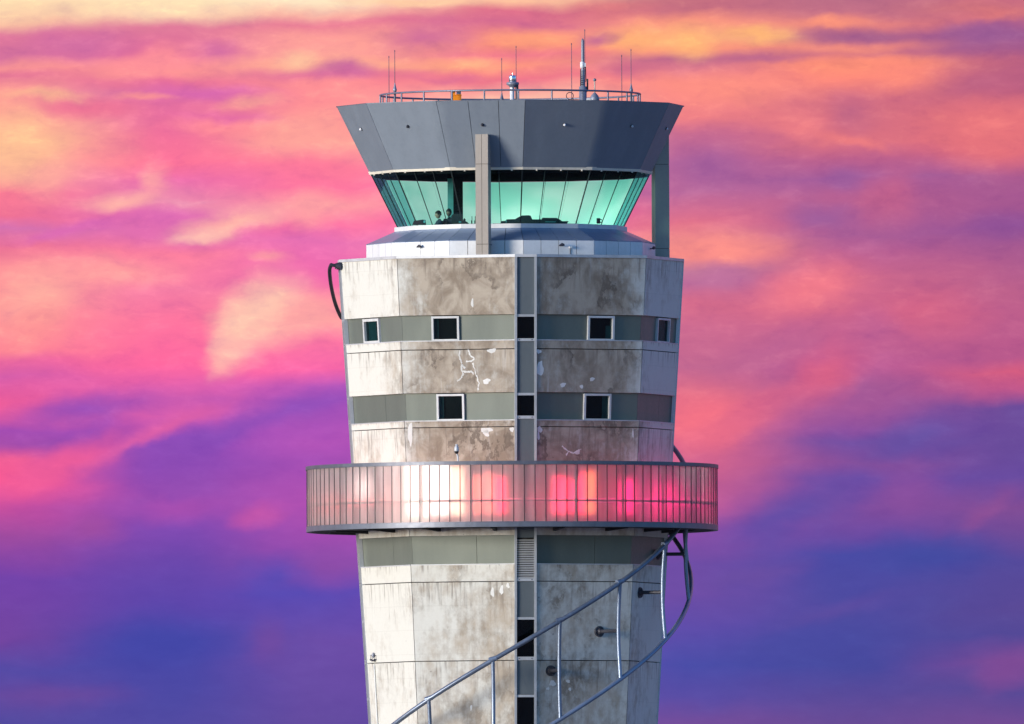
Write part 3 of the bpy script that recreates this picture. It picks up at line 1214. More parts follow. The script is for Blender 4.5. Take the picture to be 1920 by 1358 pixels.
mb.build('cable_clips', M['darksteel'], mast)
q = at(1101.5, 160, Y)
MB().tube([(q.x - .06, Y, q.z - .25), (q.x, Y, q.z - .18), (q.x, Y, q.z + .2)], .028, 8).build('side_arm', M['darksteel'], mast)

# small ball sensor and siren
Y = -.2
b = at(1115, 150, Y)
o = thing('ball_sensor', 'short pale rod with a small ball top right of the thick mast', 'sensor', (b.x, Y, ROOF))
MB().tube([(b.x, Y, ROOF), (b.x, Y, b.z)], .02, 8).build('rod', M['cream'], o)
MB().lathe((b.x, Y, b.z), [(.01, -.05), (.045, -.03), (.055, 0), (.045, .03), (.01, .05)], 12).build('ball', M['mast'], o)
Y = -2.6
b = at(1115, 186, Y)
o = thing('roof_siren', 'small grey bell shaped siren low behind the railing right of the mast', 'siren', (b.x, Y, ROOF))
MB().lathe((b.x, Y, 0), [(.05, ROOF), (.05, b.z - .12), (.13, b.z - .1), (.15, b.z), (.12, b.z + .1), (.06, b.z + .17), (.03, b.z + .2)], 16).build('horn', M['mast'], o)
MB().box((b.x - .16, Y, b.z - .03), (.2, .1, .1)).build('motor', M['lamp'], o)

# beacon
Y = -1.2
b = at(961.5, 188, Y)
bz = lambda py: at(961.5, py, Y).z
be = thing('roof_beacon', 'silver drum lamp on a dish and post in the middle of the roof', 'beacon', (b.x, Y, ROOF))
mb = MB().lathe((b.x - .02, Y, 0), [(.16, ROOF), (.16, ROOF + .03), (.07, ROOF + .04), (.07, bz(163))], 14)
mb.build('post', M['lamp'], be)
MB().tube([(b.x + .13, Y, ROOF), (b.x + .13, Y, bz(157))], .05, 8).build('conduit', M['darksteel'], be)
MB().lathe((b.x, Y, 0), [(.10, bz(164)), (.13, bz(161)), (.19, bz(159.5)), (.20, bz(156)), (.185, bz(154.5)), (.12, bz(154))], 20).build('dish', M['mast'], be)
mb = MB().lathe((b.x - .005, Y, 0), [(.10, bz(154)), (.115, bz(152)), (.115, bz(144)), (.10, bz(141.5)), (.02, bz(141))], 18)
mb.tube([(b.x, Y, bz(141)), (b.x, Y, bz(137.5))], .012, 6)
mb.build('lamp_drum', paint("mirror_lamp_drum", (.75, .77, .82), .15, .9), be)

# orange obstruction unit
Y = -3.3
b = at(856.5, 188, Y)
oz = lambda py: at(856.5, py, Y).z
ob = thing('orange_cabinet', 'small bright orange box with a grey top panel behind the railing', 'equipment box', (b.x, Y, ROOF))
mb = MB()
mb.box((b.x, Y, (ROOF + oz(177.5)) / 2), (.28, .28, oz(177.5) - ROOF))
mb.box((b.x, Y - .02, oz(179)), (.30, .30, .03))
mb.box((b.x - .09, Y, (oz(171) + oz(178)) / 2), (.09, .27, oz(171) - oz(178)))
mb.build('housing', M['orange'], ob)
MB().box((b.x + .06, Y, (oz(172) + oz(177)) / 2), (.14, .25, oz(172) - oz(177) - .004)).build('panel', M['mast'], ob)
MB().box((b.x - .17, Y + .02, (ROOF + oz(171)) / 2), (.04, .1, oz(171) - ROOF)).build('stand', M['railing'], ob)

# ------------------------------------------------------------------ small lamps on the fascia
fl_lab = {10: 'small round white lamp on the far left facet of the dark fascia',
          11: 'x', }
fasc = [(9, -70.1, 'small white bulkhead lamp on the narrow leftmost facet of the fascia'),
        (10, -40.1, 'small dark bulkhead lamp on the second fascia facet from the left'),
        (11, -10.1, 'small bulkhead lamp on the fascia just above the front pillar'),
        (0, 19.9, 'small white ringed bulkhead lamp on the fascia right of the front pillar'),
        (1, 49.9, 'small white ringed bulkhead lamp on the fascia under the outer right antennas'),
        (2, 79.9, 'small bulkhead lamp on the narrow rightmost facet of the fascia')]
zl_ = z12(233, 5.1)
for i, ang, lab in fasc:
    f = (zl_ - z_f0) / (z_f1 - z_f0)
    r = RF0 + .045 + (RF1 - RF0 - .045) * f
    c = seg12(i, .5, r, zl_)
    a = rad(ang)
    n = Vector((sin(a), -cos(a), 0))
    sl = math.atan2(RF1 - RF0, z_f1 - z_f0)
    nn = (n * cos(sl) - Vector((0, 0, 1)) * sin(sl)).normalized()
    o = thing('bulkhead_lamp', lab, 'lamp', c, 'bulkhead lamps on the fascia')
    mb = MB().tube([c - nn * .01, c + nn * .03], .05, 14)
    mb.build('base', M['darksteel'], o)
    up = Vector((0, 0, 1))
    mb = MB().tube([c + nn * .03, c + nn * .06, c + nn * .08], [.045, .036, .012], 12)
    mb.build('globe', M['darksteel'] if ang in (-40.1, -10.1) else M['lamp'], o)

# spotlights on the cab base wall
for i, px, lab in [(10, 790, 'small dark spotlight on the white cab wall left of the front pillar'),
                   (11, 919, 'small dark spotlight half hidden beside the foot of the front pillar'),
                   (0, 1052, 'small dark spotlight on the white cab wall beside a tiny white box'),
                   (2, 1219, 'small dark spotlight on the rightmost facet of the white cab wall')]:
    z = z12(460, RW)
    u = min([q / 100 for q in range(2, 99)], key=lambda q: abs(seg12(i, q, RW, z).x - at(px, 460, seg12(i, q, RW, z).y).x))
    c = seg12(i, u, RW, z)
    a = rad(A0 + 30 * i + 15)
    n, t = Vector((sin(a), -cos(a), 0)), Vector((cos(a), sin(a), 0))
    o = thing('spotlight', lab, 'spotlight', c, 'spotlights on the cab wall')
    MB().tube([c, c + n * .12], .018, 8).build('arm', M['darksteel'], o)
    mb = MB().tube([c + n * .12 - t * .1 + Vector((0, 0, -.01)), c + n * .12 + Vector((0, 0, .025)), c + n * .12 + t * .07 + Vector((0, 0, .015))], [.018, .055, .03], 10)
    mb.build('head', M['darksteel'], o)
c = seg12(0, .66, RW, z12(463, RW))
a = rad(19.9)
n, t = Vector((sin(a), -cos(a), 0)), Vector((cos(a), sin(a), 0))
o = thing('junction_box', 'tiny white junction box on the white cab wall with a thin cable', 'junction box', c)
MB().box(c + n * .04, (.09, .08, .07), (t, -n, Vector((0, 0, 1)))).build('box', M['sill'], o)
MB().tube([c + n * .012 + Vector((0, 0, -.03)), c + n * .012 + Vector((0, 0, -.22))], .012, 6).build('cable', M['darksteel'], o)

# security camera on the gallery rail
b = at(857, 864, -RGAL + .06)
o = thing('security_camera', 'small white dome camera on a bent post on the gallery rail', 'camera', (b.x, -RGAL + .06, gz_t), None)
Y = -RGAL + .06
cz = lambda py: at(857, py, Y).z
MB().tube([(b.x + .03, Y, gz_t), (b.x + .02, Y, cz(856)), (b.x - .01, Y, cz(850)), (b.x - .01, Y, cz(848))], .026, 8).build('post', M['lamp'], o)
MB().lathe((b.x - .015, Y, 0), [(.055, cz(848.5)), (.07, cz(846)), (.075, cz(843)), (.06, cz(838)), (.035, cz(836)), (.04, cz(833.5)), (.02, cz(833))], 14).build('housing', M['lamp'], o)
MB().lathe((b.x - .015, Y - .01, 0), [(.01, cz(851.5)), (.05, cz(850.5)), (.066, cz(848)), (.07, cz(846.3))], 14).build('dome', M['pc'], o)

# conduit at lower left of the shaft
k = -2
def wall_at(px, py, d):
    z = zat(py, -2.5)
    return P8(k, w_of_px_fine(k, px, z), z, d)
n, t = fr8(k)
A = wall_at(703, 1243, -.03)
B = P8(k, w_of_px_fine(k, 703.5, zat(1385, -2.5)), zat(1385, -2.5), -.03)
zend = 0.2
o = thing('wall_conduit', 'thin white cable conduit running down the lower left face of the shaft', 'conduit', (A.x, A.y, zend))
w_c = w_of_px_fine(k, 703, A.z)
mb = MB().tube([P8(k, w_c, A.z + (zend - A.z) * i / 12, -.028) for i in range(13)], .024, 8)
mb.build('pipe', M['cablemat'], o)
c = wall_at(703, 1236, -.05)
mb = MB().box(c, (.12, .09, .05), (t, -n, Vector((0, 0, 1))))
mb.build('box', M['darksteel'], o)
c = wall_at(702.5, 1226, -.05)
o = thing('wall_lamp', 'tiny dark fitting with hanging brackets low on the left edge of the shaft', 'fitting', c)
mb = MB().tube([c - Vector((0, 0, .09)), c, c + Vector((0, 0, .09))], [.01, .06, .01], 8)
mb.build('body', M['mast'], o)
mb = MB()
for dw in (-.16, .10):
    q = c + t * dw
    mb.tube([q, q + Vector((0, 0, -.13))], .012, 6)
    mb.box(q + Vector((0, 0, -.14)), (.05, .05, .05), (t, -n, Vector((0, 0, 1))))
mb.tube([c - t * .18, c + t * .14], .01, 6)
mb.build('bracket', M['darksteel'], o)

# ------------------------------------------------------------------ cab interior: desks, gear, people
def prof_box(name, mat, parent, pts, Y0, Y1, origin=None):
    """extrude a profile measured in the x-z plane between two depths"""
    mb = MB()
    f = [Vector((x, Y0, z)) for x, z in pts]
    b = [Vector((x, Y1, z)) for x, z in pts]
    n = len(pts)
    mb.add(f + b, [tuple(range(n)), tuple(reversed(range(n, 2 * n)))] + [(i, i + n, (i + 1) % n + n, (i + 1) % n) for i in range(n)])
    return mb.build(name, mat, parent)


# curved desk along the front windows: top just below the sill line
def arc_desk(a0, a1, r0, r1, ztop_, name, label):
    mb = MB()
    n = 14
    o = thing(name, label, 'desk', (0, -2.6, FLOOR))
    for s in range(n):
        p, q = rad(a0 + (a1 - a0) * s / n), rad(a0 + (a1 - a0) * (s + 1) / n)
        f = lambda r, a, z: Vector((r * sin(a), -r * cos(a), z))
        mb.hexa([f(r1, p, ztop_ - .05), f(r1, q, ztop_ - .05), f(r1, q, ztop_), f(r1, p, ztop_)],
                [f(r0, p, ztop_ - .05), f(r0, q, ztop_ - .05), f(r0, q, ztop_), f(r0, p, ztop_)])
    mb.build('desk_top', M['pc'], o)
    mb = MB()
    for s in range(n):
        p, q = rad(a0 + (a1 - a0) * s / n), rad(a0 + (a1 - a0) * (s + 1) / n)
        mb.hexa([f(r1 - .04, p, FLOOR), f(r1 - .04, q, FLOOR), f(r1 - .04, q, ztop_ - .052), f(r1 - .04, p, ztop_ - .052)],
                [f(r1 - .08, p, FLOOR), f(r1 - .08, q, FLOOR), f(r1 - .08, q, ztop_ - .052), f(r1 - .08, p, ztop_ - .052)])
    mb.build('modesty_panel', M['pc'], o)
    return o


DT = z_sl + .02
arc_desk(-60, -12, 2.45, 3.25, DT, 'control_desk', 'curved dark control desk behind the left cab windows')
arc_desk(-10, 40, 2.45, 3.25, DT, 'control_desk', 'curved dark control desk behind the centre right cab windows')


def xz(px, py, Y):
    p = at(px, py, Y)
    return (p.x, p.z)


def gear(name, label, cat, Y0, Y1, outline, extra=None, group=None):
    pts = [xz(x, y, Y0) for x, y in outline]
    zb = min(p[1] for p in pts)
    pts = [(x, (DT + .002 if abs(z - zb) < .02 else z)) for x, z in pts]
    cx = sum(p[0] for p in pts) / len(pts)
    o = thing(name, label, cat, (cx, (Y0 + Y1) / 2, DT), group)
    prof_box('casing', M['pc'], o, pts, Y0, Y1)
    if extra:
        extra(o, Y0)
    return o


def scr(px0, py0, px1, py1):
    def f(o, Y0):
        prof_box('screen', M['curtain'], o, [xz(px0, py1, Y0), xz(px1, py1, Y0), xz(px1, py0, Y0), xz(px0, py0, Y0)], Y0 - .012, Y0 - .002)
    return f


gear('console_unit', 'dark low console unit at the left end of the cab windows', 'console', -2.2, -1.9, [(773, 420), (799, 420), (798, 412.5), (792, 412), (782, 413.5), (776, 414)], scr(794, 413.5, 797.5, 418))
gear('console_unit', 'dark high cabinet in front of the black column inside the cab', 'console', -2.55, -2.2, [(847, 420), (867.5, 420), (867.5, 401), (850, 401), (846, 405)], scr(860, 415, 865, 418))
gear('desk_lamp', 'small dark lumpy device right of the black column', 'device', -2.9, -2.7, [(868, 420), (879, 420), (877, 417), (873, 415), (873, 411.5), (870.5, 409), (868.5, 412)])
gear('printer', 'dark humped machine on the desk at the middle of the cab', 'machine', -3.0, -2.6, [(938, 420), (1015, 420), (1015, 411.5), (998, 411.5), (995, 404.5), (991, 403.8), (979, 404.2), (972, 407.5), (966, 411), (950, 411.5), (948, 414), (940, 415)], scr(948, 413, 950, 417.5))
gear('monitor', 'dark sloping monitor on the desk right of the humped machine', 'monitor', -3.0, -2.65, [(1015, 420), (1063, 420), (1066, 415), (1054, 415), (1049, 411.5), (1044, 408.8), (1017, 408.5), (1015, 412)], scr(1022, 415.5, 1042, 417))
for px, lab in ((884.5, 'left one of two small handheld radios beside the front pillar'), (890.5, 'right one of two small handheld radios beside the front pillar')):
    o = gear('handheld_radio', lab, 'radio', -3.0, -2.95, [(px - 1.2, 420), (px + 1.2, 420), (px + 1.2, 413.5), (px - 1.2, 413.5)], group='handheld radios on the desk')
    q = at(px + .5, 413.5, -2.98)
    MB().tube([(q.x, -2.98, q.z - .02), (q.x, -2.98, at(px, 405.5, -2.98).z)], .012, 6).build('aerial', M['pc'], o)
q = at(1122, 416, -2.4)
o = thing('mug', 'tiny dark handled mug behind the right cab windows', 'mug', (q.x, -2.4, DT))
MB().lathe((q.x, -2.4, DT), [(.05, 0), (.06, .02), (.06, .16), (.05, .17)], 12).build('cup', M['pc'], o)
MB().tube([(q.x + .06, -2.4, DT + .14), (q.x + .11, -2.4, DT + .12), (q.x + .11, -2.4, DT + .05), (q.x + .06, -2.4, DT + .03)], .014, 6).build('handle', M['pc'], o)
arc_desk(40.5, 62, 2.2, 3.25, DT - .004, 'control_desk', 'short dark control desk carrying a mug behind the right windows')


def person(px, py_head, Y, face, label, seed):
    """seated figure grown from one skinned skeleton; py_head is the middle of the head"""
    h = at(px, py_head, Y)
    SEAT = h.z - .72
    o = thing('person', label, 'person', (h.x, Y, FLOOR))
    R_ = Matrix.Rotation(face, 3, 'Z')

    def w(x, y, z):
        return R_ @ Vector((x, y, 0)) + Vector((h.x, Y, SEAT + z))
    V, E, Rd = [], [], []

    def a(p, r, par=None):
        V.append(p)
        Rd.append(r)
        if par is not None:
            E.append((par, len(V) - 1))
        return len(V) - 1
    pel = a(w(0, .02, .06), (.15, .12))
    wai = a(w(0, .03, .22), (.14, .105), pel)
    che = a(w(0, .02, .40), (.165, .115), wai)
    nb = a(w(0, .01, .53), (.085, .075), che)
    nk = a(w(0, -.01, .595), (.055, .055), nb)
    for s in (-1, 1):
        sh = a(w(s * .17, .01, .49), (.062, .062), che)
        el = a(w(s * .22, -.14, .25), (.046, .046), sh)
        wr = a(w(s * .17, -.38, .26), (.030, .026), el)
        pm = a(w(s * .165, -.45, .255), (.040, .016), wr)
        for q in range(4):
            f1 = a(w(s * .165 + (q - 1.5) * .019, -.495, .255), (.0095, .0095), pm)
            a(w(s * .165 + (q - 1.5) * .021, -.535 + abs(q - 1.6) * .008, .240), (.008, .008), f1)
        th_ = a(w(s * (.165 - .04), -.44, .25), (.010, .010), wr)
        a(w(s * (.165 - .055), -.475, .245), (.009, .009), th_)
        hp_ = a(w(s * .09, -.02, .03), (.085, .085), pel)
        kn = a(w(s * .11, -.44, .05), (.062, .062), hp_)
        an = a(w(s * .11, -.47, -(SEAT - FLOOR) + .08), (.038, .038), kn)
        a(w(s * .11, -.62, -(SEAT - FLOOR) + .035), (.04, .028), an)
    me = bpy.data.meshes.new('body')
    me.from_pydata([tuple(v - o.location) for v in V], E, [])
    bo = bpy.data.objects.new('body', me)
    COL.objects.link(bo)
    bo.parent = o
    me.materials.append(M['shirt'])
    sk = bo.modifiers.new('skin', 'SKIN')
    for i, r in enumerate(Rd):
        me.skin_vertices[0].data[i].radius = r
    me.skin_vertices[0].data[0].use_root = True
    ss = bo.modifiers.new('sub', 'SUBSURF')
    ss.levels = 2
    ss.render_levels = 2
    # head: lathe profile pushed into a face with nose, brow, chin and ears
    mb = MB()
    vs, fs = [], []
    nr, ns = 14, 20
    for i in range(nr + 1):
        ph = -pi / 2 + pi * i / nr
        for j in range(ns):
            th = 2 * pi * j / ns
            x = .078 * cos(ph) * sin(th)
            y = -.098 * cos(ph) * cos(th)
            z = .12 * sin(ph)
            if z < -.02:
                x *= 1 - .28 * min(1, (-z - .02) / .1)
                if cos(th) < -.2:
                    y *= .78
            fr = max(0, cos(th))
            if fr > .9 and -.04 < z < .03:
                y -= .022 * (1 - abs(z + .012) / .045)
            if fr > .75 and .01 < z < .035:
                y -= .006
            if fr > .7 and -.075 < z < -.05:
                y -= .005
            if abs(abs(th - pi) - pi / 2) < .25 and -.03 < z < .035:
                x *= 1.16
            vs.append(w(x, y - .03, .72 + z))
    for i in range(nr):
        for j in range(ns):
            fs.append((i * ns + j, i * ns + (j + 1) % ns, (i + 1) * ns + (j + 1) % ns, (i + 1) * ns + j))
    mb.add(vs, fs, True)
    mb.build('head', M['skin'], o)
    mb = MB()
    vs = []
    for i in range(7):
        ph = rad(-12 + 102 * i / 6)
        for j in range(ns):
            th = 2 * pi * j / ns
            lift = .05 if cos(th) > .35 and i < 3 else 0
            vs.append(w(.086 * cos(ph) * sin(th), -.106 * cos(ph) * cos(th) * (1 if cos(th) < .3 else .99) - .03, .735 + .125 * sin(ph) + lift * (1 - i / 3)))
    fs = []
    for i in range(6):
        for j in range(ns):
            fs.append((i * ns + j, i * ns + (j + 1) % ns, (i + 1) * ns + (j + 1) % ns, (i + 1) * ns + j))
    mb.add(vs, fs, True)
    mb.build('hair', M['hair'], o)
    mb = MB()
    for s in (-1, 1):
        c = w(s * .03, -.118, .735)
        mb.lathe(c, [(.002, -.01), (.011, -.005), (.012, 0), (.011, .005), (.002, .01)], 8)
    mb.build('eyes', M['lamp'], o)
    # chair under the figure
    ch = thing('office_chair', 'dark office chair under the ' + ('left' if seed == 1 else 'right') + ' of the two seated controllers', 'chair', (h.x, Y, FLOOR), 'office chairs in the cab')
    mb = MB()
    mb.box(w(0, -.06, -.085), (.46, .46, .08), (R_ @ Vector((1, 0, 0)), R_ @ Vector((0, 1, 0)), Vector((0, 0, 1))))
    mb.build('seat', M['pc'], ch)
    mb = MB()
    mb.box(w(0, .20, .26), (.42, .05, .46), (R_ @ Vector((1, 0, 0)), R_ @ Vector((0, 1, 0)), Vector((0, 0, 1))))
    mb.build('backrest', M['pc'], ch)
    mb = MB()
    mb.tube([w(0, -.06, -.12), w(0, -.06, -(SEAT - FLOOR) + .06)], .03, 10)
    for q in range(5):
        aa = 2 * pi * q / 5
        mb.tube([w(0, -.06, -(SEAT - FLOOR) + .08), w(.26 * cos(aa), -.06 + .26 * sin(aa), -(SEAT - FLOOR) + .03)], .025, 8)
    mb.build('pedestal', M['darksteel'], ch)
    return o


person(823.5, 403, -1.35, rad(-70), 'left of two seated people in dark clothes facing left behind the cab glass', 1)
person(842.5, 399.5, -1.15, rad(-25), 'right of two seated people in dark clothes beside the black column', 2)

# ------------------------------------------------------------------ light
SUN_AZ, SUN_EL = rad(-57), rad(5)
sd = Vector((sin(SUN_AZ) * cos(SUN_EL), -cos(SUN_AZ) * cos(SUN_EL), sin(SUN_EL)))
sl_ = bpy.data.lights.new('sun', 'SUN')
sl_.energy = 2.0
sl_.angle = rad(20)
sl_.color = (1.0, .925, .80)
so = bpy.data.objects.new('sun', sl_)
COL.objects.link(so)
so.rotation_euler = sd.to_track_quat('Z', 'Y').to_euler()
so.location = sd * 200

# ------------------------------------------------------------------ sky
W = bpy.data.worlds.new("World")
sc.world = W
W.use_nodes = True
t = W.node_tree
t.nodes.clear()
k = NT(t)
out = k.n('ShaderNodeOutputWorld')
sky = k.n('ShaderNodeTexSky', sky_type='NISHITA', sun_disc=False, sun_elevation=SUN_EL, sun_rotation=math.atan2(sd.x, sd.y))
sky.ozone_density = 5.0
sky.dust_density = .3
bg1 = k.n('ShaderNodeBackground')
k.l(sky.outputs[0], bg1.inputs[0])
bg1.inputs[1].default_value = .15
tc = k.n('ShaderNodeTexCoord').outputs['Generated']
sp = k.n('ShaderNodeSeparateXYZ')
k.l(tc, sp.inputs[0])
dy = k.math('MAXIMUM', sp.outputs[1], .05)
# cloud-field coordinates round the point of the horizon behind the tower (unit: 1/60000 of a radian)
X = k.math('ADD', k.math('MULTIPLY', k.math('DIVIDE', sp.outputs[0], dy), 60000), 960)
Yv = k.math('SUBTRACT', 679, k.math('MULTIPLY', k.math('SUBTRACT', k.math('DIVIDE', sp.outputs[2], dy), math.tan(PITCH)), 60000))
cb = k.n('ShaderNodeCombineXYZ')
k.l(X, cb.inputs[0])
k.l(Yv, cb.inputs[1])
P0 = cb.outputs[0]


def warp(vec, sx, sy, ax, ay, detail, off, ang=0.0):
    nd = k.n('ShaderNodeMapping', vector_type='TEXTURE')
    k.l(vec, nd.inputs['Vector'])
    nd.inputs['Scale'].default_value = (sx, sy, 1)
    nd.inputs['Rotation'].default_value = (0, 0, rad(ang))
    nd.inputs['Location'].default_value = off
    n_ = k.n('ShaderNodeTexNoise')
    k.l(nd.outputs[0], n_.inputs['Vector'])
    n_.inputs['Scale'].default_value = 1.0
    n_.inputs['Detail'].default_value = detail
    n_.inputs['Roughness'].default_value = .5
    s_ = k.n('ShaderNodeVectorMath', operation='SUBTRACT')
    k.l(n_.outputs['Color'], s_.inputs[0])
    s_.inputs[1].default_value = (.5, .5, .5)
    m_ = k.n('ShaderNodeVectorMath', operation='MULTIPLY')
    k.l(s_.outputs[0], m_.inputs[0])
    m_.inputs[1].default_value = (ax, ay, 0)
    a_ = k.n('ShaderNodeVectorMath', operation='ADD')
    k.l(vec, a_.inputs[0])
    k.l(m_.outputs[0], a_.inputs[1])
    return a_.outputs[0]


P1 = warp(P0, 170, 95, 110, 46, 5.0, (310, 70, 0), -8)
sp1 = k.n('ShaderNodeSeparateXYZ')
k.l(P1, sp1.inputs[0])
cols = [
    (0, [(0, 255, 222, 178), (40, 252, 195, 165), (60, 222, 120, 155), (100, 215, 115, 158), (120, 250, 150, 150), (135, 225, 115, 150), (165, 255, 160, 150), (200, 255, 165, 150), (260, 255, 195, 150), (330, 255, 175, 155), (360, 250, 125, 150), (410, 240, 115, 150), (430, 215, 115, 175), (460, 235, 115, 150), (500, 255, 150, 155), (570, 255, 158, 155), (650, 255, 135, 150), (670, 235, 105, 160), (700, 215, 95, 170), (750, 240, 95, 155), (775, 215, 90, 165), (800, 165, 78, 178), (830, 165, 78, 170), (860, 240, 95, 150), (900, 250, 92, 150), (940, 200, 80, 160), (1000, 160, 76, 160), (1080, 115, 68, 170), (1200, 115, 70, 160), (1250, 85, 75, 165), (1300, 100, 75, 160), (1358, 80, 75, 160)]),
    (320, [(0, 255, 228, 185), (25, 255, 215, 180), (45, 225, 125, 155), (100, 225, 110, 155), (110, 255, 145, 155), (135, 255, 150, 150), (150, 232, 112, 155), (165, 225, 112, 165), (200, 230, 112, 160), (230, 235, 112, 158), (260, 245, 115, 155), (300, 255, 118, 155), (340, 235, 112, 172), (380, 238, 140, 175), (400, 225, 110, 180), (440, 228, 112, 175), (470, 255, 130, 160), (540, 245, 125, 165), (600, 255, 118, 160), (680, 255, 105, 160), (730, 225, 98, 175), (745, 205, 92, 175), (775, 215, 95, 175), (800, 170, 82, 182), (815, 145, 78, 185), (870, 143, 76, 180), (920, 150, 78, 178), (985, 130, 75, 178), (1050, 108, 72, 172), (1130, 95, 72, 172), (1200, 70, 72, 168), (1358, 82, 75, 162)]),
    (600, [(0, 255, 230, 195), (25, 250, 180, 165), (40, 232, 125, 150), (65, 255, 160, 155), (100, 255, 165, 155), (120, 255, 175, 150), (135, 225, 115, 155), (150, 255, 145, 150), (190, 255, 145, 150), (230, 255, 150, 150), (270, 255, 165, 155), (310, 255, 125, 155), (350, 255, 120, 160), (385, 255, 160, 165), (420, 255, 120, 165), (450, 235, 115, 180), (500, 240, 110, 175), (530, 245, 110, 170), (560, 255, 150, 165), (600, 255, 165, 165), (640, 255, 120, 165), (690, 250, 105, 170), (720, 190, 90, 185), (750, 160, 82, 185), (830, 180, 85, 185), (860, 165, 80, 180), (940, 180, 83, 178), (1000, 160, 78, 175), (1060, 140, 78, 170), (1110, 90, 76, 180), (1200, 108, 78, 168), (1358, 100, 76, 160)]),
    (960, [(0, 255, 195, 160), (20, 225, 115, 140), (45, 215, 110, 145), (65, 255, 150, 130), (80, 255, 150, 125), (100, 240, 125, 140), (120, 255, 150, 130), (150, 240, 120, 140), (185, 255, 190, 170), (400, 245, 100, 165), (470, 255, 160, 170), (700, 235, 105, 150), (900, 150, 80, 175), (1358, 100, 76, 165)]),
    (1290, [(0, 200, 115, 130), (20, 200, 112, 130), (40, 250, 150, 130), (75, 255, 175, 130), (95, 255, 155, 125), (115, 190, 105, 140), (140, 225, 125, 140), (160, 255, 145, 135), (220, 240, 130, 135), (250, 200, 108, 145), (300, 175, 100, 155), (360, 185, 105, 155), (420, 225, 115, 140), (455, 240, 140, 140), (480, 245, 140, 135), (510, 200, 125, 155), (530, 190, 110, 155), (570, 215, 110, 140), (620, 205, 108, 145), (690, 195, 105, 145), (740, 225, 110, 135), (790, 240, 115, 135), (840, 220, 105, 140), (900, 195, 95, 145), (960, 190, 92, 155), (1000, 140, 80, 165), (1060, 110, 78, 165), (1120, 110, 78, 165), (1180, 95, 78, 170), (1250, 75, 78, 168), (1310, 90, 78, 165), (1358, 115, 78, 155)]),
    (1600, [(0, 185, 110, 135), (30, 195, 112, 135), (50, 235, 135, 128), (72, 175, 98, 138), (88, 235, 135, 128), (105, 200, 110, 135), (120, 255, 145, 120), (150, 255, 140, 125), (190, 210, 110, 130), (240, 215, 112, 130), (270, 220, 115, 130), (300, 190, 98, 140), (340, 165, 95, 155), (380, 185, 98, 145), (440, 172, 95, 150), (480, 190, 98, 145), (520, 205, 105, 140), (590, 205, 102, 140), (640, 195, 98, 145), (690, 185, 92, 148), (730, 165, 90, 150), (770, 165, 88, 152), (810, 140, 82, 160), (830, 115, 80, 162), (870, 135, 80, 155), (900, 110, 78, 165), (950, 130, 78, 158), (1000, 110, 76, 162), (1040, 75, 76, 165), (1150, 80, 76, 160), (1250, 72, 74, 158), (1358, 105, 76, 150)]),
    (1920, [(0, 200, 110, 130), (25, 215, 120, 125), (50, 190, 100, 135), (70, 160, 92, 145), (100, 165, 92, 140), (125, 190, 100, 130), (170, 185, 95, 130), (220, 230, 118, 125), (290, 225, 110, 125), (340, 170, 92, 145), (400, 165, 88, 145), (430, 145, 82, 150), (470, 165, 90, 145), (550, 190, 98, 140), (600, 190, 95, 140), (680, 185, 90, 140), (705, 215, 95, 130), (740, 190, 88, 140), (770, 110, 78, 155), (850, 105, 76, 155), (900, 105, 76, 160), (960, 130, 78, 150), (1050, 85, 74, 155), (1150, 90, 74, 150), (1200, 85, 74, 152), (1250, 125, 76, 150), (1300, 90, 74, 150), (1358, 115, 76, 148)]),
]
VV = k.math('DIVIDE', sp1.outputs[1], 1358)
cur = None
px_prev = None
for cx, stops in cols:
    r = k.n('ShaderNodeValToRGB')
    cr = r.color_ramp
    cr.interpolation = 'LINEAR'
    while len(cr.elements) > 1:
        cr.elements.remove(cr.elements[-1])
    cr.elements[0].position = 0.0
    cr.elements[0].color = lin(stops[0][1:])
    for s in stops[1:32]:
        e = cr.elements.new(min(1.0, s[0] / 1358))
        e.color = lin(s[1:])
    k.l(VV, r.inputs[0])
    if cur is None:
        cur = r.outputs[0]
    else:
        cur = k.mix(k.rng(sp1.outputs[0], px_prev, cx), cur, r.outputs[0])
    px_prev = cx
P2 = warp(P0, 85, 52, 75, 42, 6.0, (20, 910, 0), -10)
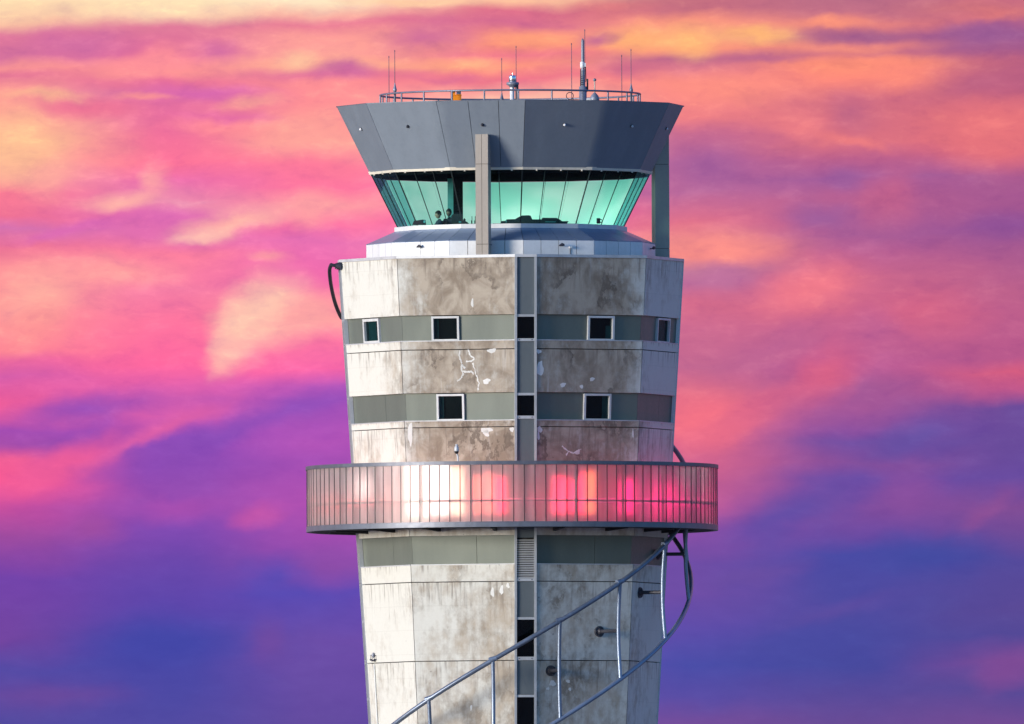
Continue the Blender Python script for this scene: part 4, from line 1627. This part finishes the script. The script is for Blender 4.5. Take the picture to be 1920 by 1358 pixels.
blobs = [
    (150, 78, 110, 38, 0, (212, 112, 165), .8), (400, 95, 70, 26, 0, (212, 110, 165), .8), (308, 108, 80, 30, -8, (255, 146, 155), .9), (555, 110, 50, 20, 0, (255, 195, 160), .9),
    (400, 170, 120, 18, 0, (218, 105, 175), .9), (160, 196, 120, 22, 3, (240, 115, 150), .85), (270, 178, 60, 9, 0, (255, 152, 150), .8), (80, 172, 90, 12, 0, (255, 185, 150), .8), (475, 190, 70, 16, -6, (255, 165, 155), .8), (440, 218, 110, 12, 3, (228, 108, 165), .8), (420, 240, 110, 20, 3, (255, 142, 150), .7),
    (40, 265, 90, 70, 0, (255, 192, 150), .8), (100, 330, 60, 40, -25, (255, 170, 160), .7), (290, 335, 45, 26, -50, (255, 165, 168), .9), (225, 376, 75, 20, -6, (255, 176, 170), 1.0), (350, 378, 70, 7, -2, (240, 150, 180), .8), (440, 418, 130, 24, -12, (255, 178, 170), 1.0), (380, 440, 70, 12, -14, (255, 195, 180), .8),
    (590, 390, 50, 40, 0, (255, 162, 165), .9), (150, 425, 130, 14, -10, (222, 108, 180), .9), (560, 240, 120, 40, -10, (255, 165, 155), .8),
    (510, 575, 85, 70, -20, (255, 200, 178), 1.0), (450, 615, 60, 80, 30, (255, 200, 178), .95), (415, 665, 34, 50, 25, (255, 185, 175), .9), (565, 590, 80, 45, -20, (255, 165, 165), .9), (75, 545, 80, 60, -20, (255, 175, 162), .9), (200, 508, 130, 34, 0, (255, 160, 160), .9), (510, 478, 40, 14, 0, (255, 160, 165), .8), (60, 610, 70, 50, -20, (255, 150, 150), .7),
    (160, 765, 150, 38, -6, (155, 80, 182), .95), (120, 868, 170, 34, -24, (240, 95, 155), .9), (300, 805, 160, 18, -24, (225, 98, 168), .9), (400, 815, 170, 30, -20, (142, 80, 185), .9), (560, 760, 120, 26, -18, (145, 80, 186), .8), (300, 870, 110, 34, -20, (140, 75, 180), .8), (330, 950, 120, 30, 0, (175, 80, 175), .7), (485, 965, 60, 24, -10, (195, 86, 170), .9), (170, 990, 60, 34, 0, (162, 78, 160), .7), (520, 1080, 90, 50, 0, (85, 76, 180), .8), (280, 1205, 170, 50, 0, (68, 72, 168), .8), (500, 1200, 50, 50, 20, (115, 76, 160), .7), (110, 1300, 140, 26, 0, (110, 74, 155), .6), (605, 1060, 60, 50, 0, (142, 78, 168), .7),
    (1000, 70, 90, 20, 0, (255, 160, 125), .9), (885, 122, 90, 16, 0, (255, 168, 135), .9), (800, 70, 110, 34, 0, (208, 110, 155), .9), (650, 128, 70, 18, 0, (205, 105, 160), .9), (780, 0, 160, 14, 0, (255, 205, 165), .9), (1200, 75, 80, 34, 0, (255, 178, 120), .8), (1180, 128, 70, 14, 0, (205, 108, 140), .7), (840, 150, 90, 10, 0, (222, 112, 150), .7), (1120, 70, 50, 18, 0, (190, 100, 150), .8), (1150, 20, 90, 16, 0, (225, 125, 130), .8),
    (1420, 70, 80, 18, 0, (255, 182, 122), 1.0), (1300, 82, 60, 36, 0, (255, 182, 122), .9), (1560, 45, 70, 12, 0, (255, 152, 125), .9), (1610, 70, 110, 14, 2, (168, 98, 140), .95), (1850, 65, 110, 32, -12, (155, 92, 148), .9), (1870, 32, 70, 14, -5, (228, 125, 125), .8), (1430, 112, 90, 9, -3, (190, 105, 140), .9), (1600, 95, 90, 9, 0, (240, 140, 128), .8), (1620, 122, 150, 22, 0, (255, 146, 122), .9), (1700, 145, 90, 30, 5, (255, 142, 125), .9), (1370, 168, 140, 34, 0, (255, 146, 132), .9), (1605, 215, 50, 40, 20, (196, 106, 136), .8), (1870, 250, 130, 80, 0, (232, 118, 125), .9), (1500, 238, 70, 26, 10, (242, 130, 135), .8), (1605, 268, 80, 12, 14, (240, 128, 130), .8), (1840, 160, 90, 30, 0, (188, 98, 132), .7),
    (1590, 340, 46, 26, 10, (158, 94, 156), .9), (1540, 410, 80, 34, 5, (160, 95, 156), .9), (1340, 320, 70, 40, 0, (168, 98, 156), .8), (1670, 370, 60, 60, 0, (198, 100, 140), .8), (1880, 420, 70, 30, 0, (145, 82, 150), .8),
    (1365, 470, 110, 32, 0, (255, 148, 140), 1.0), (1350, 522, 70, 26, 0, (192, 115, 158), .9), (1520, 545, 120, 55, -12, (244, 125, 140), .95), (1740, 590, 120, 55, 0, (214, 102, 135), .8), (1640, 620, 60, 40, 0, (190, 98, 148), .7), (1330, 790, 90, 60, 0, (246, 116, 135), .9), (1440, 660, 130, 34, -20, (190, 102, 148), .7), (1545, 705, 90, 55, -35, (220, 100, 135), .9), (1400, 780, 140, 30, -25, (222, 104, 138), .7), (1720, 825, 130, 40, -16, (102, 80, 162), .9), (1480, 960, 170, 52, -16, (82, 78, 168), .75), (1700, 930, 80, 60, 0, (138, 80, 158), .85), (1850, 965, 70, 26, -40, (142, 80, 150), .8), (1740, 1045, 140, 45, 0, (68, 76, 162), .9), (1420, 1080, 110, 24, -10, (108, 80, 162), .7), (1560, 1150, 160, 20, -15, (98, 78, 160), .6), (1500, 1210, 200, 50, -6, (72, 76, 162), .7), (1880, 1265, 70, 36, -20, (128, 76, 150), .8),
]
for bi, (bx, by, rx, ry, ang, c, s) in enumerate(blobs):
    if bi and bi % 20 == 0:      # feeds a trace of the colour back in, so the long chain is evaluated in order
        ma = k.n('ShaderNodeVectorMath', operation='MULTIPLY_ADD')
        k.l(cur, ma.inputs[0])
        ma.inputs[1].default_value = (.01, .01, 0)
        k.l(P2, ma.inputs[2])
        P2 = ma.outputs[0]
    mp = k.n('ShaderNodeMapping', vector_type='TEXTURE')
    k.l(P2, mp.inputs['Vector'])
    mp.inputs['Location'].default_value = (bx, by, 0)
    mp.inputs['Rotation'].default_value = (0, 0, rad(ang))
    mp.inputs['Scale'].default_value = (rx, ry, 1)
    ln = k.n('ShaderNodeVectorMath', operation='LENGTH')
    k.l(mp.outputs[0], ln.inputs[0])
    cur = k.mix(k.rng(ln.outputs['Value'], .0, 1.35, s, 0.0), cur, lin(c))
# puffs of lit and shaded cloud
puff = k.noise(k.mapv(P1, (1 / 105, 1 / 50, 1), (3, 8, 0)), 1.0, 9, .62)
amt = k.rng(sp1.outputs[1], 650, 1050, 1.0, .35)
cur = k.mix(k.math('MULTIPLY', k.rng(puff, .50, .72, 0, .55), amt), cur, k.mix(1.0, cur, (1.2, 1.36, 1.16, 1), 'MULTIPLY'))
cur = k.mix(k.math('MULTIPLY', k.rng(puff, .50, .28, 0, .55), amt), cur, k.mix(1.0, cur, (.78, .75, .92, 1), 'MULTIPLY'))
puff2 = k.noise(k.mapv(P2, (1 / 46, 1 / 20, 1), (1, 2, 0)), 1.0, 7, .6)
cur = k.mix(k.math('MULTIPLY', k.rng(puff2, .52, .75, 0, .40), amt), cur, k.mix(1.0, cur, (1.18, 1.34, 1.12, 1), 'MULTIPLY'))
cur = k.mix(k.math('MULTIPLY', k.rng(puff2, .48, .25, 0, .40), amt), cur, k.mix(1.0, cur, (.84, .78, .95, 1), 'MULTIPLY'))
# faint cloud grain
gr = k.noise(k.mapv(P0, (1 / 60, 1 / 24, 1)), 1.0, 5, .55)
cur = k.mix(1.0, cur, k.mix(gr, (.93, .93, .95, 1), (1.07, 1.06, 1.05, 1)), 'MULTIPLY')
# away from this stretch of sky the clouds go on, mauve and peach
wide = k.noise(k.mapv(tc, (5, 5, 16)), 1.0, 6, .55, .4)
far = k.mix(k.rng(wide, .35, .65), lin((140, 90, 165)), lin((245, 160, 160)))
dn = k.n('ShaderNodeVectorMath', operation='DOT_PRODUCT')
k.l(tc, dn.inputs[0])
dn.inputs[1].default_value = (0, cos(PITCH), sin(PITCH))
cur = k.mix(k.rng(dn.outputs['Value'], cos(rad(6)), cos(rad(1.8))), far, cur)
bg2 = k.n('ShaderNodeBackground')
k.l(cur, bg2.inputs[0])
bg2.inputs[1].default_value = .406
dt = k.n('ShaderNodeVectorMath', operation='DOT_PRODUCT')
k.l(tc, dt.inputs[0])
dt.inputs[1].default_value = (0, cos(PITCH), sin(PITCH))
msk = k.rng(dt.outputs['Value'], cos(rad(90)), cos(rad(30)))
mx = k.n('ShaderNodeMixShader')
k.l(msk, mx.inputs[0])
k.l(bg1.outputs[0], mx.inputs[1])
k.l(bg2.outputs[0], mx.inputs[2])
k.l(mx.outputs[0], out.inputs[0])

# ------------------------------------------------------------------ render settings
sc.view_settings.view_transform = 'Standard'
sc.view_settings.look = 'None'
sc.view_settings.exposure = 1.3
sc.view_settings.gamma = 1.0
sc.cycles.transparent_max_bounces = 24
sc.cycles.max_bounces = 10
